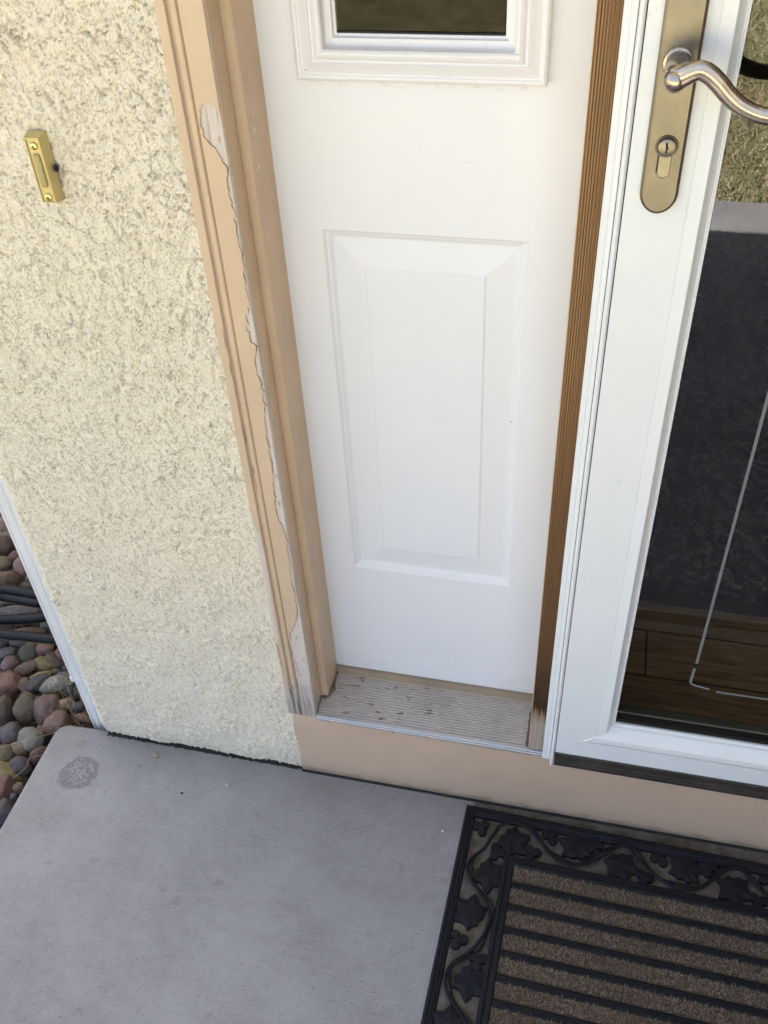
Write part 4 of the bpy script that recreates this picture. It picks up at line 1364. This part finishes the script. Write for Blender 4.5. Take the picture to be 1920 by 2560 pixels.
# small gravel filling the gaps
def gravel():
    vs, fs = [], []
    bm0 = bmesh.new(); bmesh.ops.create_icosphere(bm0, subdivisions=2, radius=1)
    bv = [v.co.copy() for v in bm0.verts]; bf = [tuple(v.index for v in f.verts) for f in bm0.faces]; bm0.free()
    r_ = random.Random(3)
    for i in range(1500):
        x = r_.uniform(-1.7, -.53) if r_.random() < .8 else r_.uniform(-.53, -.46)
        y = r_.uniform(-.9, 1.3) if x < -.53 else r_.uniform(.03, 1.2)
        R_ = r_.uniform(.008, .022)
        M_ = Matrix.Rotation(r_.uniform(0, 6.3), 3, 'Z') @ Matrix.Rotation(r_.uniform(-.5, .5), 3, 'X')
        sc = Vector((R_ * r_.uniform(.9, 1.5), R_, R_ * r_.uniform(.5, .8)))
        sd_ = Vector((i * .7, i * .3, 0))
        b0 = len(vs)
        for v in bv:
            q = v * (1 + .25 * mnoise.noise(v * 1.4 + sd_))
            q = M_ @ Vector((q.x * sc.x, q.y * sc.y, q.z * sc.z))
            vs.append((x + q.x, y + q.y, -.13 + q.z + r_.uniform(-.012, .014)))
        fs += [tuple(k + b0 for k in f) for f in bf]
    k = NM('mixed_gravel')
    rnd = k.n('ShaderNodeNewGeometry').outputs['Random Per Island']
    col = k.ramp(rnd, [(0, (.07, .055, .045)), (.3, (.13, .095, .07)), (.55, (.16, .10, .085)), (.8, (.12, .115, .11)), (1, (.20, .165, .11))])
    mt = k.done(col, .8, k.bump(k.noise(200, 4), .5, .002))
    o = raw('gravel', vs, fs, mt, None, True)
    o['kind'] = 'stuff'
gravel()

# garden hose: one coil lying on the stones
hose = thing('garden_hose', 'coiled black garden hose lying across the river stones left of the downspout', 'hose', (-1.05, .35, -.06))
def hose_pts():
    # four strands cross the visible gap; the coil turns close beyond both sides
    loops = []
    rows = [((0, 752), (120, 765), (230, 782)), ((0, 792), (120, 815), (250, 832)), ((0, 930), (150, 925), (290, 908)), ((0, 1010), (150, 1026), (340, 1042))]
    zz = (-.018, -.030, -.026, -.022)
    pts = []
    for i, (rw, z) in enumerate(zip(rows, zz)):
        q = [at_height(a, b_, z)[0] for a, b_ in rw]
        d = (q[-1] - q[0])
        ext = q + [q[-1] + d * .45 + Vector((0, .02, -.004))]
        ext = [q[0] - d * .7 + Vector((0, .015 * (i - 1.5), 0))] + ext
        if i % 2:
            ext = ext[::-1]
        # turn-round outside the view
        pts += ext
        if i < 3:
            e = ext[-1]; s_ = ext[-1] - ext[-2]; s_.z = 0; s_.normalize()
            n_ = [at_height(a, b_, zz[i + 1])[0] for a, b_ in rows[i + 1]]
            d2 = n_[-1] - n_[0]
            nx_ = (n_[-1] + d2 * .45) if i % 2 == 0 else (n_[0] - d2 * .7)
            pts.append((e + nx_) / 2 + s_ * .10)
    return pts
hp = spline(hose_pts(), 14)
tube('hose_tube', hp, .0098, m_hose, hose, 18)
st_pts = [p + Vector((.0, -.0070, -.0064)) for p in hp]
tube('tracer_stripe', st_pts, .0016, m_hose_stripe, hose, 6)

# grass tufts and a dry stalk between slab and stones
for nm, (zx, zy), mt, nb, hh, lab in (('grass_tuft', (372, 1390), m_green, 90, (.03, .075), 'small green grass tuft between river stones near the downspout'),
                                      ('dry_grass_tuft', (470, 1500), m_dry, 70, (.04, .10), 'dry straw coloured grass tuft beside the slab corner')):
    c, _ = at_height(zx, zy, -.085)
    o = blades(nm, nb, lambda: (c.x + random.gauss(0, .016), c.y + random.gauss(0, .014), -.10), hh[0], hh[1], .0018, mt, 1.8)
    tag(o, lab, 'grass')
c, _ = at_height(150, 1790, -.02)
c2, _ = at_height(205, 1725, -.01)
stalk = tube('dry_stalk', spline([c + Vector((-.03, -.01, -.03)), c, (c + c2) / 2 + Vector((0, 0, .008)), c2, c2 + Vector((.03, .02, -.012))], 8), .0009, m_dry, None, 6)
tag(stalk, 'thin dry stalk leaning over stones at the slab edge', 'stalk')
# bits lying on the slab
def crumb(name, zx, zy, r, mat, lab, seed):
    u, v = zx * 1.1573, zy * 1.1573
    d = CR @ Vector(((u - 960) / 2411.77, -(v - 1280) / 2411.77, -1))
    p = CAM + d * (-CAM.z / d.z)
    bm = bmesh.new()
    bmesh.ops.create_icosphere(bm, subdivisions=2, radius=1)
    for q in bm.verts:
        k = 1 + .5 * mnoise.noise(q.co * 1.3 + Vector((seed, 0, 0)))
        q.co = Vector((p.x + q.co.x * r * k * 1.4, p.y + q.co.y * r * k, r * .45 + q.co.z * r * .5 * k))
    o = from_bm(name, bm, mat, None, True)
    tag(o, lab, 'debris')
crumb('seed_husk', 336, 1633, .0042, m_strip, 'small brown husk on the concrete below the stucco wall', 1)
crumb('pebble_chip', 393, 1714, .0018, m_gap, 'tiny dark chip on the concrete', 2)
crumb('pebble_chip', 956, 1796, .0016, m_glaze, 'tiny pale chip on the concrete left of the mat', 3)

# ------------------------------------------------------------------ house shell and dim room
house = thing('house', 'dim room and roof of the house behind the storm door glass', 'house', (1, 3, 0))
boxo('interior_floor', -.30, 3.6, .0785, 5.2, .10, .19, m_planks, house, 0)
boxo('back_wall', -.4, 3.6, 5.2, 5.3, .0, 2.7, m_room, house, 0)
boxo('side_wall', 3.6, 3.7, .13, 5.3, -.16, 2.7, m_room, house, 0)
boxo('side_wall', -.4, -.3, .31, 5.3, -.16, 2.7, m_room, house, 0)
boxo('front_wall', 1.301, 4.0, .0045, .13, .003, 2.6, m_stucco, house, .004)
boxo('wall_over_door', -.059, 1.30, .0045, .13, ZT + .092, 2.6, m_stucco, house, .004)
boxo('recessed_front_wall', -4.5, -.424, 1.55, 1.65, -.16, 2.6, m_stucco, house, .004)
boxo('wing_wall', -.4225, -.41, .30, 1.55, -.16, 2.6, m_stucco, house, 0)
boxo('light_block_wall', 1.50, 1.65, -1.8, .0, .003, 2.6, m_light_block, house, .004)  # added out of view to cut the light from the right
boxo('roof', -1.5, 6.0, -1.37, 7.0, 2.74, 2.86, m_roof, house, .01)
boxo('soffit', -1.49, 6.0, -1.36, 1.6, 2.605, 2.735, m_ceiling, house, .004)
rug = boxo('area_rug', .15, 2.6, .31, 2.6, .1905, .199, m_rug, None, .002)
tag(rug, 'dark patterned area rug on the plank floor behind the storm door glass', 'rug')
